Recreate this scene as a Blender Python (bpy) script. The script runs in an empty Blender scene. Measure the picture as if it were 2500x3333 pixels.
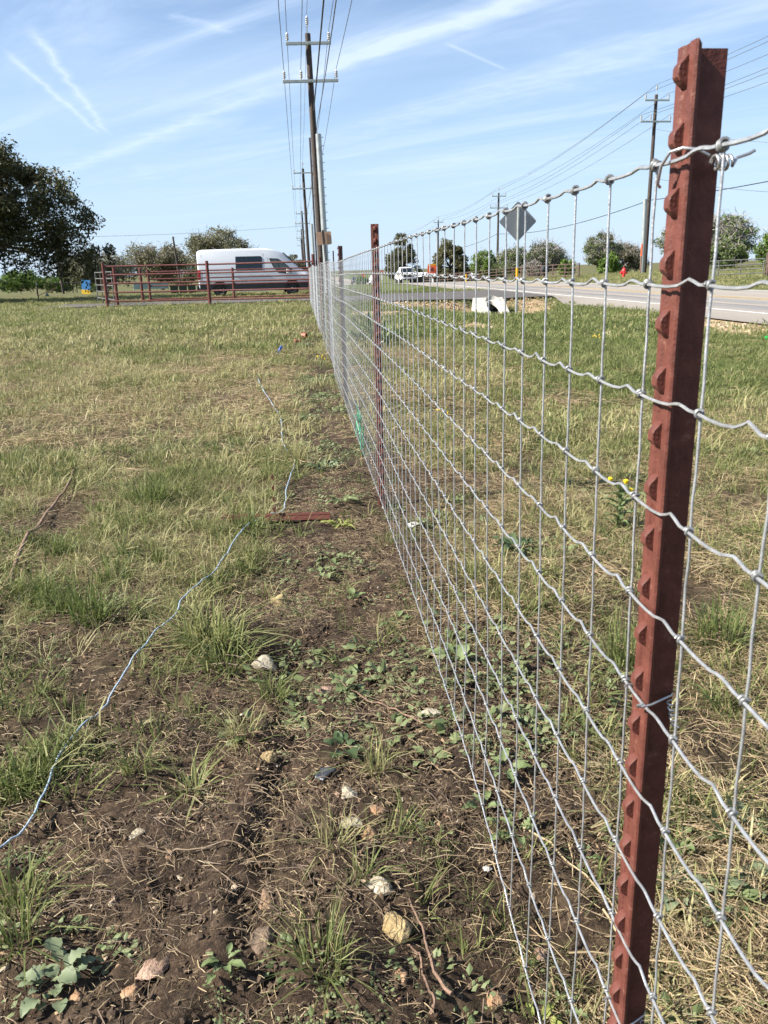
import bpy, math, random
import numpy as np
from mathutils import Vector, Matrix, Euler

S = bpy.context.scene
COL = S.collection
R = math.radians
rng = np.random.default_rng(7)
random.seed(7)

# ------------------------------------------------------------------ camera
F_PX, PITCH, ROLL, YAW, CAM_H = 2650.0, 0.290, 0.0254, 0.0926, 1.10
cam_d = bpy.data.cameras.new('camera')
cam = bpy.data.objects.new('camera', cam_d)
COL.objects.link(cam)
S.camera = cam
_r = Vector((math.cos(YAW), -math.sin(YAW), 0))
_f = Vector((math.sin(YAW) * math.cos(PITCH), math.cos(YAW) * math.cos(PITCH), -math.sin(PITCH)))
_u = _r.cross(_f)
_r2 = _r * math.cos(ROLL) - _u * math.sin(ROLL)
_u2 = _r * math.sin(ROLL) + _u * math.cos(ROLL)
cam.matrix_world = Matrix(((_r2.x, _u2.x, -_f.x, 0), (_r2.y, _u2.y, -_f.y, 0), (_r2.z, _u2.z, -_f.z, CAM_H), (0, 0, 0, 1)))
cam_d.sensor_fit = 'VERTICAL'
cam_d.sensor_height = 24.0
cam_d.lens = 24.0 * F_PX / 3333.0
cam_d.clip_start = 0.02
cam_d.clip_end = 9000
cam_d.dof.use_dof = True
cam_d.dof.focus_distance = 2.3
cam_d.dof.aperture_fstop = 13.0

# ------------------------------------------------------------------ light
SUN_EL = R(39)
SUN_XY = Vector((-0.985, -0.12)).normalized()          # towards the sun
S.view_settings.view_transform = 'Standard'
S.view_settings.look = 'None'
S.view_settings.exposure = 1.42
S.view_settings.gamma = 1.0
S.view_settings.use_curve_mapping = False
sun_d = bpy.data.lights.new('sun', 'SUN')
sun_d.energy = 5.0
sun_d.angle = R(0.53)
sun_d.color = (1.0, 0.94, 0.85)
sun = bpy.data.objects.new('sun', sun_d)
COL.objects.link(sun)
_sv = Vector((SUN_XY.x * math.cos(SUN_EL), SUN_XY.y * math.cos(SUN_EL), math.sin(SUN_EL)))
sun.rotation_euler = _sv.to_track_quat('Z', 'Y').to_euler()
sun.location = _sv * 50

W = bpy.data.worlds.new('World')
S.world = W
W.use_nodes = True
wt = W.node_tree
wt.nodes.clear()
def wn(t, **k):
    n = wt.nodes.new(t)
    for a, b in k.items():
        setattr(n, a, b)
    return n
def wl(a, b):
    wt.links.new(a, b)
def wm(op, a, b=None, c=None, clamp=False):
    n = wn('ShaderNodeMath', operation=op, use_clamp=clamp)
    for i, v in enumerate((a, b, c)):
        if v is None:
            continue
        if isinstance(v, (int, float)):
            n.inputs[i].default_value = v
        else:
            wl(v, n.inputs[i])
    return n.outputs[0]
w_out = wn('ShaderNodeOutputWorld')
w_bg = wn('ShaderNodeBackground')
w_bg.inputs['Strength'].default_value = 0.064
wl(w_bg.outputs[0], w_out.inputs[0])
w_sky = wn('ShaderNodeTexSky', sky_type='NISHITA')
w_sky.sun_disc = False
w_sky.sun_elevation = SUN_EL
w_sky.sun_rotation = math.atan2(SUN_XY.x, SUN_XY.y)
w_sky.altitude = 250
w_sky.air_density = 1.0
w_sky.dust_density = 0.3
w_sky.ozone_density = 4.0
w_tc = wn('ShaderNodeTexCoord')
w_sep = wn('ShaderNodeSeparateXYZ')
wl(w_tc.outputs['Generated'], w_sep.inputs[0])
w_z = wm('MAXIMUM', w_sep.outputs[2], 0.03)
w_px = wm('DIVIDE', w_sep.outputs[0], w_z)            # cloud-deck plane, one unit = deck height
w_py = wm('DIVIDE', w_sep.outputs[1], w_z)
def w_noise(ang, sx, sy, scale, detail, rough, dist=0.0, off=0.0):
    ca, sa = math.cos(ang), math.sin(ang)
    u = wm('ADD', wm('MULTIPLY', w_px, ca * sx), wm('MULTIPLY', w_py, sa * sx))
    v = wm('ADD', wm('MULTIPLY', w_px, -sa * sy), wm('MULTIPLY', w_py, ca * sy))
    c = wn('ShaderNodeCombineXYZ')
    wl(u, c.inputs[0]); wl(v, c.inputs[1]); c.inputs[2].default_value = off
    n = wn('ShaderNodeTexNoise')
    n.inputs['Scale'].default_value = scale
    n.inputs['Detail'].default_value = detail
    n.inputs['Roughness'].default_value = rough
    n.inputs['Distortion'].default_value = dist
    wl(c.outputs[0], n.inputs['Vector'])
    return n.outputs['Fac']
def w_ramp(v, lo, hi):
    n = wn('ShaderNodeMapRange', interpolation_type='SMOOTHSTEP')
    wl(v, n.inputs[0])
    n.inputs[1].default_value = lo; n.inputs[2].default_value = hi
    n.inputs[3].default_value = 0; n.inputs[4].default_value = 1
    return n.outputs[0]
w_wob = w_noise(0.3, 1, 1, 3.0, 4, 0.6, 0, 5.0)
def w_trail(ax, ay, bx, by, width, amp, wob=0.5):
    """a thin ice trail on the cloud deck from a to b"""
    dx, dy = bx - ax, by - ay
    L2 = dx * dx + dy * dy
    L = math.sqrt(L2)
    t = wm('DIVIDE', wm('ADD', wm('MULTIPLY', wm('SUBTRACT', w_px, ax), dx), wm('MULTIPLY', wm('SUBTRACT', w_py, ay), dy)), L2)
    d = wm('DIVIDE', wm('SUBTRACT', wm('MULTIPLY', wm('SUBTRACT', w_px, ax), dy), wm('MULTIPLY', wm('SUBTRACT', w_py, ay), dx)), L)
    d = wm('ADD', d, wm('MULTIPLY', wm('SUBTRACT', w_wob, 0.5), width * wob * 4))
    g = wm('SUBTRACT', 1.0, wm('DIVIDE', wm('ABSOLUTE', d), width), clamp=True)
    g = wm('MULTIPLY', g, g)
    e = wm('MULTIPLY', w_ramp(t, -0.05, 0.12), wm('SUBTRACT', 1.0, w_ramp(t, 0.85, 1.05)))
    return wm('MULTIPLY', wm('MULTIPLY', g, e), amp)
def plane_pt(X, Y):
    x, y = X - 1250, 1666.5 - Y
    c, s = math.cos(-ROLL), math.sin(-ROLL)
    x, y = x * c - y * s, x * s + y * c
    d = _r * x + _u * y + _f * F_PX
    return d.x / d.z, d.y / d.z
CL = []
for a, b, wdt, amp, wob in [((150, 580), (960, 262), 0.085, 0.46, 0.35), ((930, 272), (1800, -40), 0.062, 0.50, 0.35),
                            ((20, 165), (325, 437), 0.016, 0.42, 0.5), ((95, 90), (355, 440), 0.018, 0.42, 0.55),
                            ((1450, 140), (1650, 228), 0.012, 0.30, 0.1), ((560, 40), (760, 110), 0.06, 0.22, 0.9),
                            ((430, 520), (510, 600), 0.06, 0.14, 0.9), ((1000, 480), (2400, 90), 0.16, 0.16, 0.8)]:
    pa, pb = plane_pt(*a), plane_pt(*b)
    CL.append(w_trail(pa[0], pa[1], pb[0], pb[1], wdt * 3.0, amp, wob))
w_dir = math.atan2(plane_pt(2000, 100)[1] - plane_pt(500, 500)[1], plane_pt(2000, 100)[0] - plane_pt(500, 500)[0])
streak = wm('MULTIPLY', w_ramp(w_noise(w_dir, 0.20, 1.0, 1.3, 7, 0.62, 0.6, 1.0), 0.40, 0.78), 0.50)
veil = wm('MULTIPLY', w_ramp(w_noise(w_dir + 0.25, 0.35, 0.8, 0.55, 5, 0.6, 0.3, 9.0), 0.36, 0.78), 0.30)
tot = wm('ADD', streak, veil)
for c in CL:
    tot = wm('ADD', tot, c)
w_fac = wm('MINIMUM', tot, 0.72)
w_fac = wm('MULTIPLY', w_fac, w_ramp(w_sep.outputs[2], 0.01, 0.12))
w_mix = wn('ShaderNodeMixRGB')
wl(w_fac, w_mix.inputs[0])
wl(w_sky.outputs[0], w_mix.inputs[1])
w_mix.inputs[2].default_value = (5.9, 6.7, 8.2, 1)
w_hz = wn('ShaderNodeMixRGB')                        # pale band of air low over the horizon
wl(wm('MULTIPLY', wm('SUBTRACT', 1.0, w_ramp(w_sep.outputs[2], -0.02, 0.34)), 0.80), w_hz.inputs[0])
wl(w_mix.outputs[0], w_hz.inputs[1])
w_hz.inputs[2].default_value = (3.7, 4.85, 6.4, 1)
wl(w_hz.outputs[0], w_bg.inputs['Color'])

# ------------------------------------------------------------------ helpers
def tag(o, label=None, cat=None, group=None, kind=None):
    if label: o['label'] = label
    if cat: o['category'] = cat
    if group: o['group'] = group
    if kind: o['kind'] = kind
    return o
def thing(name, label, cat, loc=(0, 0, 0), rz=0.0, group=None):
    o = bpy.data.objects.new(name, None)
    COL.objects.link(o)
    o.empty_display_size = 0.1
    o.location = loc
    o.rotation_euler = (0, 0, rz)
    return tag(o, label, cat, group)
def link_mesh(name, me, parent=None, loc=(0, 0, 0), rot=(0, 0, 0)):
    o = bpy.data.objects.new(name, me)
    COL.objects.link(o)
    o.parent = parent
    o.location = loc
    o.rotation_euler = rot
    return o
def np_mesh(name, V, F, mats, attrs=None, smooth=False, midx=None):
    """V (n,3), F (m,k) all faces with k corners"""
    V = np.ascontiguousarray(V, np.float32); F = np.ascontiguousarray(F, np.int32)
    me = bpy.data.meshes.new(name)
    me.vertices.add(len(V)); me.vertices.foreach_set('co', V.ravel())
    m, k = F.shape
    me.loops.add(m * k); me.loops.foreach_set('vertex_index', F.ravel())
    me.polygons.add(m)
    me.polygons.foreach_set('loop_start', np.arange(0, m * k, k, dtype=np.int32))
    if midx is not None:
        me.polygons.foreach_set('material_index', np.ascontiguousarray(midx, np.int32))
    me.polygons.foreach_set('use_smooth', np.full(m, smooth, bool))
    for n, a in (attrs or {}).items():
        at = me.attributes.new(n, 'FLOAT', 'POINT')
        at.data.foreach_set('value', np.ascontiguousarray(a, np.float32))
    for q in (mats if isinstance(mats, (list, tuple)) else [mats]):
        me.materials.append(q)
    me.update(calc_edges=True)
    return me
class MB:
    def __init__(s):
        s.v = []; s.f = []; s.m = []
    def add(s, vs, fs, mi=0):
        b = len(s.v)
        s.v += [tuple(p) for p in vs]
        s.f += [tuple(i + b for i in f) for f in fs]
        s.m += [mi] * len(fs)
        return s
    def box(s, x0, x1, y0, y1, z0, z1, mi=0):
        return s.add([(x0, y0, z0), (x1, y0, z0), (x1, y1, z0), (x0, y1, z0), (x0, y0, z1), (x1, y0, z1), (x1, y1, z1), (x0, y1, z1)],
                     [(3, 2, 1, 0), (4, 5, 6, 7), (0, 1, 5, 4), (1, 2, 6, 5), (2, 3, 7, 6), (3, 0, 4, 7)], mi)
    def prism(s, pts, vec, mi=0):
        n = len(pts); vec = Vector(vec)
        a = [Vector(p) for p in pts]; b = [p + vec for p in a]
        nrm = Vector((0, 0, 0))
        for i in range(n):
            nrm += a[i].cross(a[(i + 1) % n])
        fl = nrm.dot(vec) > 0
        fs = [tuple(range(n))[::-1] if fl else tuple(range(n)), tuple(range(n, 2 * n)) if fl else tuple(range(n, 2 * n))[::-1]]
        for i in range(n):
            j = (i + 1) % n
            fs.append((i, j, n + j, n + i) if fl else (j, i, n + i, n + j))
        return s.add(a + b, fs, mi)
    def tube(s, pts, r, n=8, cap=True, mi=0):
        pts = [Vector(p) for p in pts]
        m = len(pts)
        rr = list(r) if isinstance(r, (list, tuple, np.ndarray)) else [r] * m
        t0 = (pts[1] - pts[0]).normalized()
        a = Vector((0, 0, 1)) if abs(t0.z) < 0.9 else Vector((1, 0, 0))
        u = (a - t0 * a.dot(t0)).normalized()
        vs = []
        for i in range(m):
            t = (pts[min(i + 1, m - 1)] - pts[max(i - 1, 0)])
            t = t.normalized() if t.length > 1e-9 else t0
            u = (u - t * u.dot(t))
            u = u.normalized() if u.length > 1e-6 else Vector((1, 0, 0))
            w = t.cross(u)
            for k in range(n):
                q = 2 * math.pi * k / n
                vs.append(pts[i] + (u * math.cos(q) + w * math.sin(q)) * rr[i])
        fs = []
        for i in range(m - 1):
            for k in range(n):
                k2 = (k + 1) % n
                fs.append((i * n + k, i * n + k2, (i + 1) * n + k2, (i + 1) * n + k))
        if cap:
            fs.append(tuple(range(n))[::-1]); fs.append(tuple(range((m - 1) * n, m * n)))
        return s.add(vs, fs, mi)
    def lathe(s, prof, n=16, axis='z', c=(0, 0, 0), mi=0):
        vs = []
        for rad, h in prof:
            for k in range(n):
                q = 2 * math.pi * k / n
                x, y = rad * math.cos(q), rad * math.sin(q)
                p = (x, y, h) if axis == 'z' else ((h, x, y) if axis == 'x' else (y, h, x))
                vs.append((p[0] + c[0], p[1] + c[1], p[2] + c[2]))
        fs = []
        for i in range(len(prof) - 1):
            for k in range(n):
                k2 = (k + 1) % n
                fs.append((i * n + k, i * n + k2, (i + 1) * n + k2, (i + 1) * n + k))
        fs.append(tuple(range(n))[::-1]); fs.append(tuple(range((len(prof) - 1) * n, len(prof) * n)))
        return s.add(vs, fs, mi)
    def mesh(s, name, mats, smooth=None):
        me = bpy.data.meshes.new(name)
        me.from_pydata([tuple(v) for v in s.v], [], s.f)
        for q in (mats if isinstance(mats, (list, tuple)) else [mats]):
            me.materials.append(q)
        me.polygons.foreach_set('material_index', np.array(s.m, np.int32))
        if smooth is not None:
            me.polygons.foreach_set('use_smooth', np.ones(len(s.f), bool))
            me.set_sharp_from_angle(angle=R(smooth))
        me.update()
        return me
    def build(s, name, mats, parent=None, smooth=None, loc=(0, 0, 0), rot=(0, 0, 0), bevel=0):
        o = link_mesh(name, s.mesh(name, mats, smooth), parent, loc, rot)
        if bevel:
            b = o.modifiers.new('bevel', 'BEVEL'); b.width = bevel; b.segments = 2; b.limit_method = 'ANGLE'; b.angle_limit = R(40)
        return o
# smooth value noise on numpy arrays
_perm = rng.integers(0, 1 << 30, 65536)
def _h(ix, iy, s):
    k = (ix.astype(np.int64) * 374761393 + iy.astype(np.int64) * 668265263 + s * 1442695041) & 0xFFFFFFFF
    k = ((k ^ (k >> 13)) * 1274126177) & 0xFFFFFFFF
    return (k ^ (k >> 16) & 0xFFFF).astype(np.float64) % 65536 / 65535.0
def vnoise(x, y, s=0):
    x = np.asarray(x, float); y = np.asarray(y, float)
    ix, iy = np.floor(x), np.floor(y); fx, fy = x - ix, y - iy
    fx = fx * fx * (3 - 2 * fx); fy = fy * fy * (3 - 2 * fy)
    a, b, c, d = _h(ix, iy, s), _h(ix + 1, iy, s), _h(ix, iy + 1, s), _h(ix + 1, iy + 1, s)
    return (a * (1 - fx) + b * fx) * (1 - fy) + (c * (1 - fx) + d * fx) * fy
def fbm(x, y, s=0, o=4, g=0.5):
    t = 0; a = 1; n = 0
    for i in range(o):
        t = t + a * vnoise(np.asarray(x) * 2 ** i + 17.3 * i, np.asarray(y) * 2 ** i - 9.1 * i, s + i); n += a; a *= g
    return t / n
def sstep(x, a, b):
    t = np.clip((np.asarray(x, float) - a) / (b - a), 0, 1)
    return t * t * (3 - 2 * t)

# ------------------------------------------------------------------ materials
def new_mat(name):
    m = bpy.data.materials.new(name); m.use_nodes = True
    nt = m.node_tree
    b = nt.nodes['Principled BSDF']
    return m, nt, b
def nd(nt, t, **k):
    n = nt.nodes.new(t)
    for a, b in k.items():
        setattr(n, a, b)
    return n
def c4(c):
    return (c[0], c[1], c[2], 1)
def noise_node(nt, scale, detail=4, rough=0.6, coord='Object'):
    tc = nd(nt, 'ShaderNodeTexCoord')
    n = nd(nt, 'ShaderNodeTexNoise')
    n.inputs['Scale'].default_value = scale; n.inputs['Detail'].default_value = detail; n.inputs['Roughness'].default_value = rough
    nt.links.new(tc.outputs[coord], n.inputs['Vector'])
    return n
def mat(name, col, rough=0.6, metal=0.0, var=0.25, scale=20, bump=0.0, bscale=None, col2=None, spec=0.5, lo=0.35, hi=0.65, coat=0):
    m, nt, b = new_mat(name)
    b.inputs['Roughness'].default_value = rough; b.inputs['Metallic'].default_value = metal
    b.inputs['Specular IOR Level'].default_value = spec
    if coat:
        b.inputs['Coat Weight'].default_value = coat
    n = noise_node(nt, scale)
    rp = nd(nt, 'ShaderNodeValToRGB')
    rp.color_ramp.elements[0].position = lo; rp.color_ramp.elements[1].position = hi
    rp.color_ramp.elements[0].color = c4([c * (1 - var) for c in col])
    rp.color_ramp.elements[1].color = c4(col2 if col2 else [min(1, c * (1 + var)) for c in col])
    nt.links.new(n.outputs['Fac'], rp.inputs[0]); nt.links.new(rp.outputs[0], b.inputs['Base Color'])
    if bump:
        n2 = noise_node(nt, bscale or scale * 4, 3)
        bp = nd(nt, 'ShaderNodeBump'); bp.inputs['Strength'].default_value = bump; bp.inputs['Distance'].default_value = 0.01
        nt.links.new(n2.outputs['Fac'], bp.inputs['Height']); nt.links.new(bp.outputs[0], b.inputs['Normal'])
    return m
def leaf_mat(name, cols, trans=0.35, rough=0.6, island=True, obj=True, spec=0.3):
    """foliage: colour picked per leaf (mesh island) and per instance, with light passing through"""
    m, nt, b = new_mat(name)
    g = nd(nt, 'ShaderNodeNewGeometry'); oi = nd(nt, 'ShaderNodeObjectInfo')
    ad = nd(nt, 'ShaderNodeMath', operation='ADD')
    w1 = nd(nt, 'ShaderNodeMath', operation='MULTIPLY'); w1.inputs[1].default_value = 0.62 if obj else 1.0
    w2 = nd(nt, 'ShaderNodeMath', operation='MULTIPLY'); w2.inputs[1].default_value = 0.38 if obj else 0.0
    nt.links.new(g.outputs['Random Per Island'], w1.inputs[0]); nt.links.new(oi.outputs['Random'], w2.inputs[0])
    nt.links.new(w1.outputs[0], ad.inputs[0]); nt.links.new(w2.outputs[0], ad.inputs[1])
    rp = nd(nt, 'ShaderNodeValToRGB')
    el = rp.color_ramp.elements
    while len(el) < len(cols):
        el.new(0.5)
    for i, c in enumerate(cols):
        el[i].position = i / (len(cols) - 1); el[i].color = c4(c)
    nt.links.new(ad.outputs[0], rp.inputs[0])
    nt.links.new(rp.outputs[0], b.inputs['Base Color'])
    b.inputs['Roughness'].default_value = rough; b.inputs['Specular IOR Level'].default_value = spec
    tr = nd(nt, 'ShaderNodeBsdfTranslucent'); mx = nd(nt, 'ShaderNodeMixShader'); mx.inputs[0].default_value = trans
    nt.links.new(rp.outputs[0], tr.inputs['Color'])
    nt.links.new(b.outputs[0], mx.inputs[1]); nt.links.new(tr.outputs[0], mx.inputs[2])
    nt.links.new(mx.outputs[0], nt.nodes['Material Output'].inputs['Surface'])
    return m

M = {}
M['galv'] = mat('galvanised_wire', (0.42, 0.43, 0.435), 0.40, 0.6, 0.2, 60, 0.15, 300)
M['galv_bright'] = mat('bright_tie_wire', (0.42, 0.42, 0.42), 0.36, 0.8, 0.1, 60)
M['post_red'] = mat('red_brown_post_paint', (0.108, 0.037, 0.027), 0.5, 0.0, 0.22, 45, 0.18, 220, spec=0.22)
def wear(m, col, scale, lo, hi):
    nt = m.node_tree; b = nt.nodes['Principled BSDF']
    src = b.inputs['Base Color'].links[0].from_socket
    n = noise_node(nt, scale, 6, 0.7); mr = nd(nt, 'ShaderNodeMapRange'); mr.inputs[1].default_value = lo; mr.inputs[2].default_value = hi
    mx = nd(nt, 'ShaderNodeMixRGB'); mx.inputs[2].default_value = c4(col)
    nt.links.new(n.outputs['Fac'], mr.inputs[0]); nt.links.new(mr.outputs[0], mx.inputs[0]); nt.links.new(src, mx.inputs[1]); nt.links.new(mx.outputs[0], b.inputs['Base Color'])
wear(M['post_red'], (0.20, 0.105, 0.075), 90, 0.60, 0.72)
wear(M['post_red'], (0.075, 0.034, 0.028), 34, 0.60, 0.80)
M['post_dark'] = mat('dark_brown_post_paint', (0.085, 0.036, 0.03), 0.5, 0.0, 0.25, 45, 0.2, 200)  # darker brown tone for the mid-distance posts
M['pipe_red'] = mat('oxide_red_pipe', (0.115, 0.036, 0.030), 0.5, 0, 0.2, 8, 0.1, spec=0.3)
M['wood_pole'] = mat('creosoted_pole_wood', (0.040, 0.027, 0.020), 0.75, 0, 0.35, 3, 0.3, 30)
M['arm_grey'] = mat('grey_crossarm', (0.27, 0.31, 0.30), 0.6, 0, 0.1, 6)
M['porcelain'] = mat('grey_insulator', (0.36, 0.35, 0.33), 0.3, 0, 0.1, 12)
M['steel'] = mat('dull_galvanised_steel', (0.36, 0.38, 0.37), 0.45, 0.55, 0.14, 5)
M['cable'] = mat('power_cable', (0.085, 0.09, 0.10), 0.6, 0, 0.1, 3)
M['cable_black'] = mat('black_cable', (0.02, 0.02, 0.022), 0.6, 0, 0.1, 3)
M['van_white'] = mat('white_van_paint', (0.64, 0.66, 0.69), 0.28, 0, 0.03, 2, coat=0.4)
M['truck_white'] = mat('white_truck_paint', (0.78, 0.79, 0.80), 0.3, 0, 0.03, 2)
M['black_plastic'] = mat('black_plastic', (0.022, 0.024, 0.026), 0.55, 0, 0.2, 8)
M['tyre'] = mat('tyre_rubber', (0.018, 0.018, 0.018), 0.85, 0, 0.2, 20)
M['glass_dark'] = mat('tinted_glass', (0.012, 0.018, 0.022), 0.08, 0, 0.1, 3, spec=0.6)
M['glass_cab'] = mat('cab_glass', (0.05, 0.07, 0.065), 0.06, 0, 0.2, 3, spec=0.7)
M['lamp_red'] = mat('red_lamp', (0.55, 0.02, 0.02), 0.3, 0, 0.1, 10)
M['lamp_clear'] = mat('clear_lamp', (0.55, 0.57, 0.6), 0.15, 0.3, 0.1, 10)
M['rim'] = mat('steel_rim', (0.32, 0.33, 0.34), 0.4, 0.6, 0.1, 10)
M['sign_alu'] = mat('bare_sign_metal', (0.24, 0.25, 0.255), 0.5, 0.35, 0.06, 4)
M['sign_tan'] = mat('tan_sign_back', (0.42, 0.26, 0.165), 0.6, 0, 0.06, 6)
M['orange'] = mat('orange_sheeting', (0.78, 0.10, 0.03), 0.5, 0, 0.05, 6)
M['amber'] = mat('amber_reflector', (0.75, 0.32, 0.01), 0.45, 0, 0.05, 6)
M['yellow'] = mat('yellow_sheeting', (0.72, 0.46, 0.03), 0.5, 0, 0.05, 6)
M['white'] = mat('white_sheeting', (0.74, 0.74, 0.72), 0.5, 0, 0.04, 6)
M['black'] = mat('black_print', (0.02, 0.02, 0.02), 0.6, 0, 0.1, 6)
M['concrete'] = mat('pale_concrete', (0.40, 0.385, 0.345), 0.85, 0, 0.14, 4, 0.3, 30)
M['hydrant'] = mat('hydrant_red', (0.55, 0.03, 0.03), 0.45, 0, 0.1, 6)
M['blue'] = mat('blue_board_paint', (0.05, 0.20, 0.42), 0.55, 0, 0.1, 6)
M['blue_flag'] = mat('blue_plastic_flag', (0.02, 0.12, 0.55), 0.45, 0, 0.1, 20)
M['bin_green'] = mat('dark_green_bin', (0.018, 0.045, 0.034), 0.5, 0, 0.15, 6)
M['teal'] = mat('teal_screen', (0.10, 0.16, 0.16), 0.8, 0, 0.2, 3)
M['rail_brown'] = mat('rusty_brown_rail', (0.085, 0.052, 0.042), 0.75, 0, 0.3, 8)
M['gate_grey'] = mat('grey_tube_gate', (0.12, 0.122, 0.118), 0.55, 0.3, 0.12, 6)
M['rope'] = mat('pale_blue_twine', (0.30, 0.39, 0.48), 0.7, 0, 0.35, 300, 0.5, 600, lo=0.4, hi=0.6)
M['stick'] = mat('bare_stick_bark', (0.17, 0.105, 0.070), 0.85, 0, 0.35, 40, 0.5, 150)
M['straw'] = leaf_mat('dry_straw', [(0.13, 0.09, 0.05), (0.26, 0.19, 0.105), (0.36, 0.28, 0.16), (0.16, 0.11, 0.07), (0.42, 0.35, 0.23)], 0.15)
M['deadroot'] = leaf_mat('dead_stems', [(0.04, 0.028, 0.02), (0.10, 0.068, 0.044), (0.17, 0.12, 0.075), (0.06, 0.04, 0.028)], 0.05)
M['grass'] = leaf_mat('green_grass', [(0.065, 0.095, 0.026), (0.12, 0.15, 0.045), (0.19, 0.21, 0.075), (0.26, 0.26, 0.105), (0.34, 0.31, 0.16)], 0.38)
M['grass_lush'] = leaf_mat('lush_grass', [(0.070, 0.098, 0.028), (0.115, 0.148, 0.042), (0.165, 0.195, 0.065), (0.23, 0.245, 0.10)], 0.38)
M['grass_dry'] = leaf_mat('cured_grass', [(0.19, 0.18, 0.075), (0.32, 0.285, 0.14), (0.24, 0.245, 0.095), (0.44, 0.385, 0.22), (0.17, 0.195, 0.062)], 0.3)
M['weed'] = leaf_mat('weed_leaf', [(0.085, 0.115, 0.045), (0.135, 0.17, 0.07), (0.19, 0.225, 0.105), (0.16, 0.17, 0.08)], 0.3)
M['weed_silver'] = leaf_mat('silver_green_leaf', [(0.11, 0.14, 0.075), (0.16, 0.195, 0.11), (0.21, 0.245, 0.145)], 0.22, 0.55, True)
M['weed_green'] = leaf_mat('fresh_green_leaf', [(0.095, 0.135, 0.048), (0.145, 0.19, 0.078), (0.21, 0.25, 0.12)], 0.28)
M['weed_dark'] = leaf_mat('dark_green_leaf', [(0.032, 0.058, 0.024), (0.055, 0.088, 0.036), (0.08, 0.115, 0.05)], 0.25)
M['weed_yellow'] = leaf_mat('yellow_green_leaf', [(0.16, 0.20, 0.04), (0.24, 0.27, 0.07), (0.30, 0.31, 0.10)], 0.3)
M['petal'] = mat('yellow_petal', (0.75, 0.50, 0.01), 0.5, 0, 0.1, 50)
M['bark'] = mat('grey_brown_bark', (0.085, 0.068, 0.055), 0.9, 0, 0.3, 4, 0.4, 14)
M['bark_grey'] = mat('grey_bare_twigs', (0.24, 0.215, 0.19), 0.9, 0, 0.3, 4)
M['oak'] = leaf_mat('dark_oak_leaf', [(0.018, 0.026, 0.010), (0.034, 0.044, 0.016), (0.065, 0.066, 0.022), (0.12, 0.095, 0.03)], 0.25, 0.5)
M['oak_grey'] = leaf_mat('grey_green_oak_leaf', [(0.075, 0.085, 0.045), (0.12, 0.125, 0.06), (0.165, 0.16, 0.085), (0.19, 0.17, 0.11)], 0.35)  # leaf colours here down to midgreen are lightened to stand in for haze
M['cedar'] = leaf_mat('cedar_foliage', [(0.055, 0.060, 0.028), (0.095, 0.095, 0.042), (0.14, 0.125, 0.058)], 0.3)
M['spring'] = leaf_mat('spring_green_leaf', [(0.075, 0.125, 0.025), (0.11, 0.18, 0.035), (0.16, 0.22, 0.05)], 0.35)
M['midgreen'] = leaf_mat('mid_green_leaf', [(0.065, 0.095, 0.032), (0.105, 0.145, 0.045), (0.15, 0.19, 0.065)], 0.35)
def stone_mat(name, col, col2, scale=28):
    m = mat(name, col, 0.85, 0, 0.35, scale, 0.6, 90, col2=col2)
    return m
M['st_cream'] = stone_mat('cream_limestone', (0.33, 0.28, 0.19), (0.48, 0.43, 0.32))
M['st_yellow'] = stone_mat('yellow_ochre_stone', (0.30, 0.205, 0.085), (0.46, 0.35, 0.17))
M['st_brown'] = stone_mat('brown_stone', (0.20, 0.125, 0.075), (0.34, 0.22, 0.13))
M['st_orange'] = stone_mat('orange_stone', (0.28, 0.145, 0.065), (0.42, 0.27, 0.155))
M['st_pink'] = stone_mat('pinkish_stone', (0.22, 0.125, 0.085), (0.37, 0.25, 0.18))
M['st_dark'] = stone_mat('dark_brown_stone', (0.10, 0.068, 0.045), (0.19, 0.13, 0.085))

for k_ in ('st_cream', 'st_yellow', 'st_brown', 'st_orange', 'st_pink', 'st_dark'):
    wear(M[k_], (0.060, 0.042, 0.029), 55, 0.52, 0.66)       # dirt clinging to the stones
# pebble: colour per instance
def pebble_mat(name, cols):
    m, nt, b = new_mat(name)
    oi = nd(nt, 'ShaderNodeObjectInfo')
    rp = nd(nt, 'ShaderNodeValToRGB'); el = rp.color_ramp.elements
    while len(el) < len(cols):
        el.new(0.5)
    for i, c in enumerate(cols):
        el[i].position = i / (len(cols) - 1); el[i].color = c4(c)
    nt.links.new(oi.outputs['Random'], rp.inputs[0]); nt.links.new(rp.outputs[0], b.inputs['Base Color'])
    b.inputs['Roughness'].default_value = 0.9; b.inputs['Specular IOR Level'].default_value = 0.2
    return m
M['pebble'] = pebble_mat('pebbles', [(0.14, 0.08, 0.05), (0.33, 0.23, 0.14), (0.20, 0.12, 0.075), (0.46, 0.39, 0.28), (0.27, 0.155, 0.10)])
M['clod'] = pebble_mat('soil_clods', [(0.030, 0.020, 0.014), (0.058, 0.040, 0.027), (0.100, 0.070, 0.047), (0.042, 0.029, 0.020)])
M['gravel'] = pebble_mat('tan_gravel', [(0.28, 0.20, 0.115), (0.40, 0.31, 0.20), (0.32, 0.21, 0.11), (0.50, 0.43, 0.33), (0.15, 0.11, 0.075)])

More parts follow.
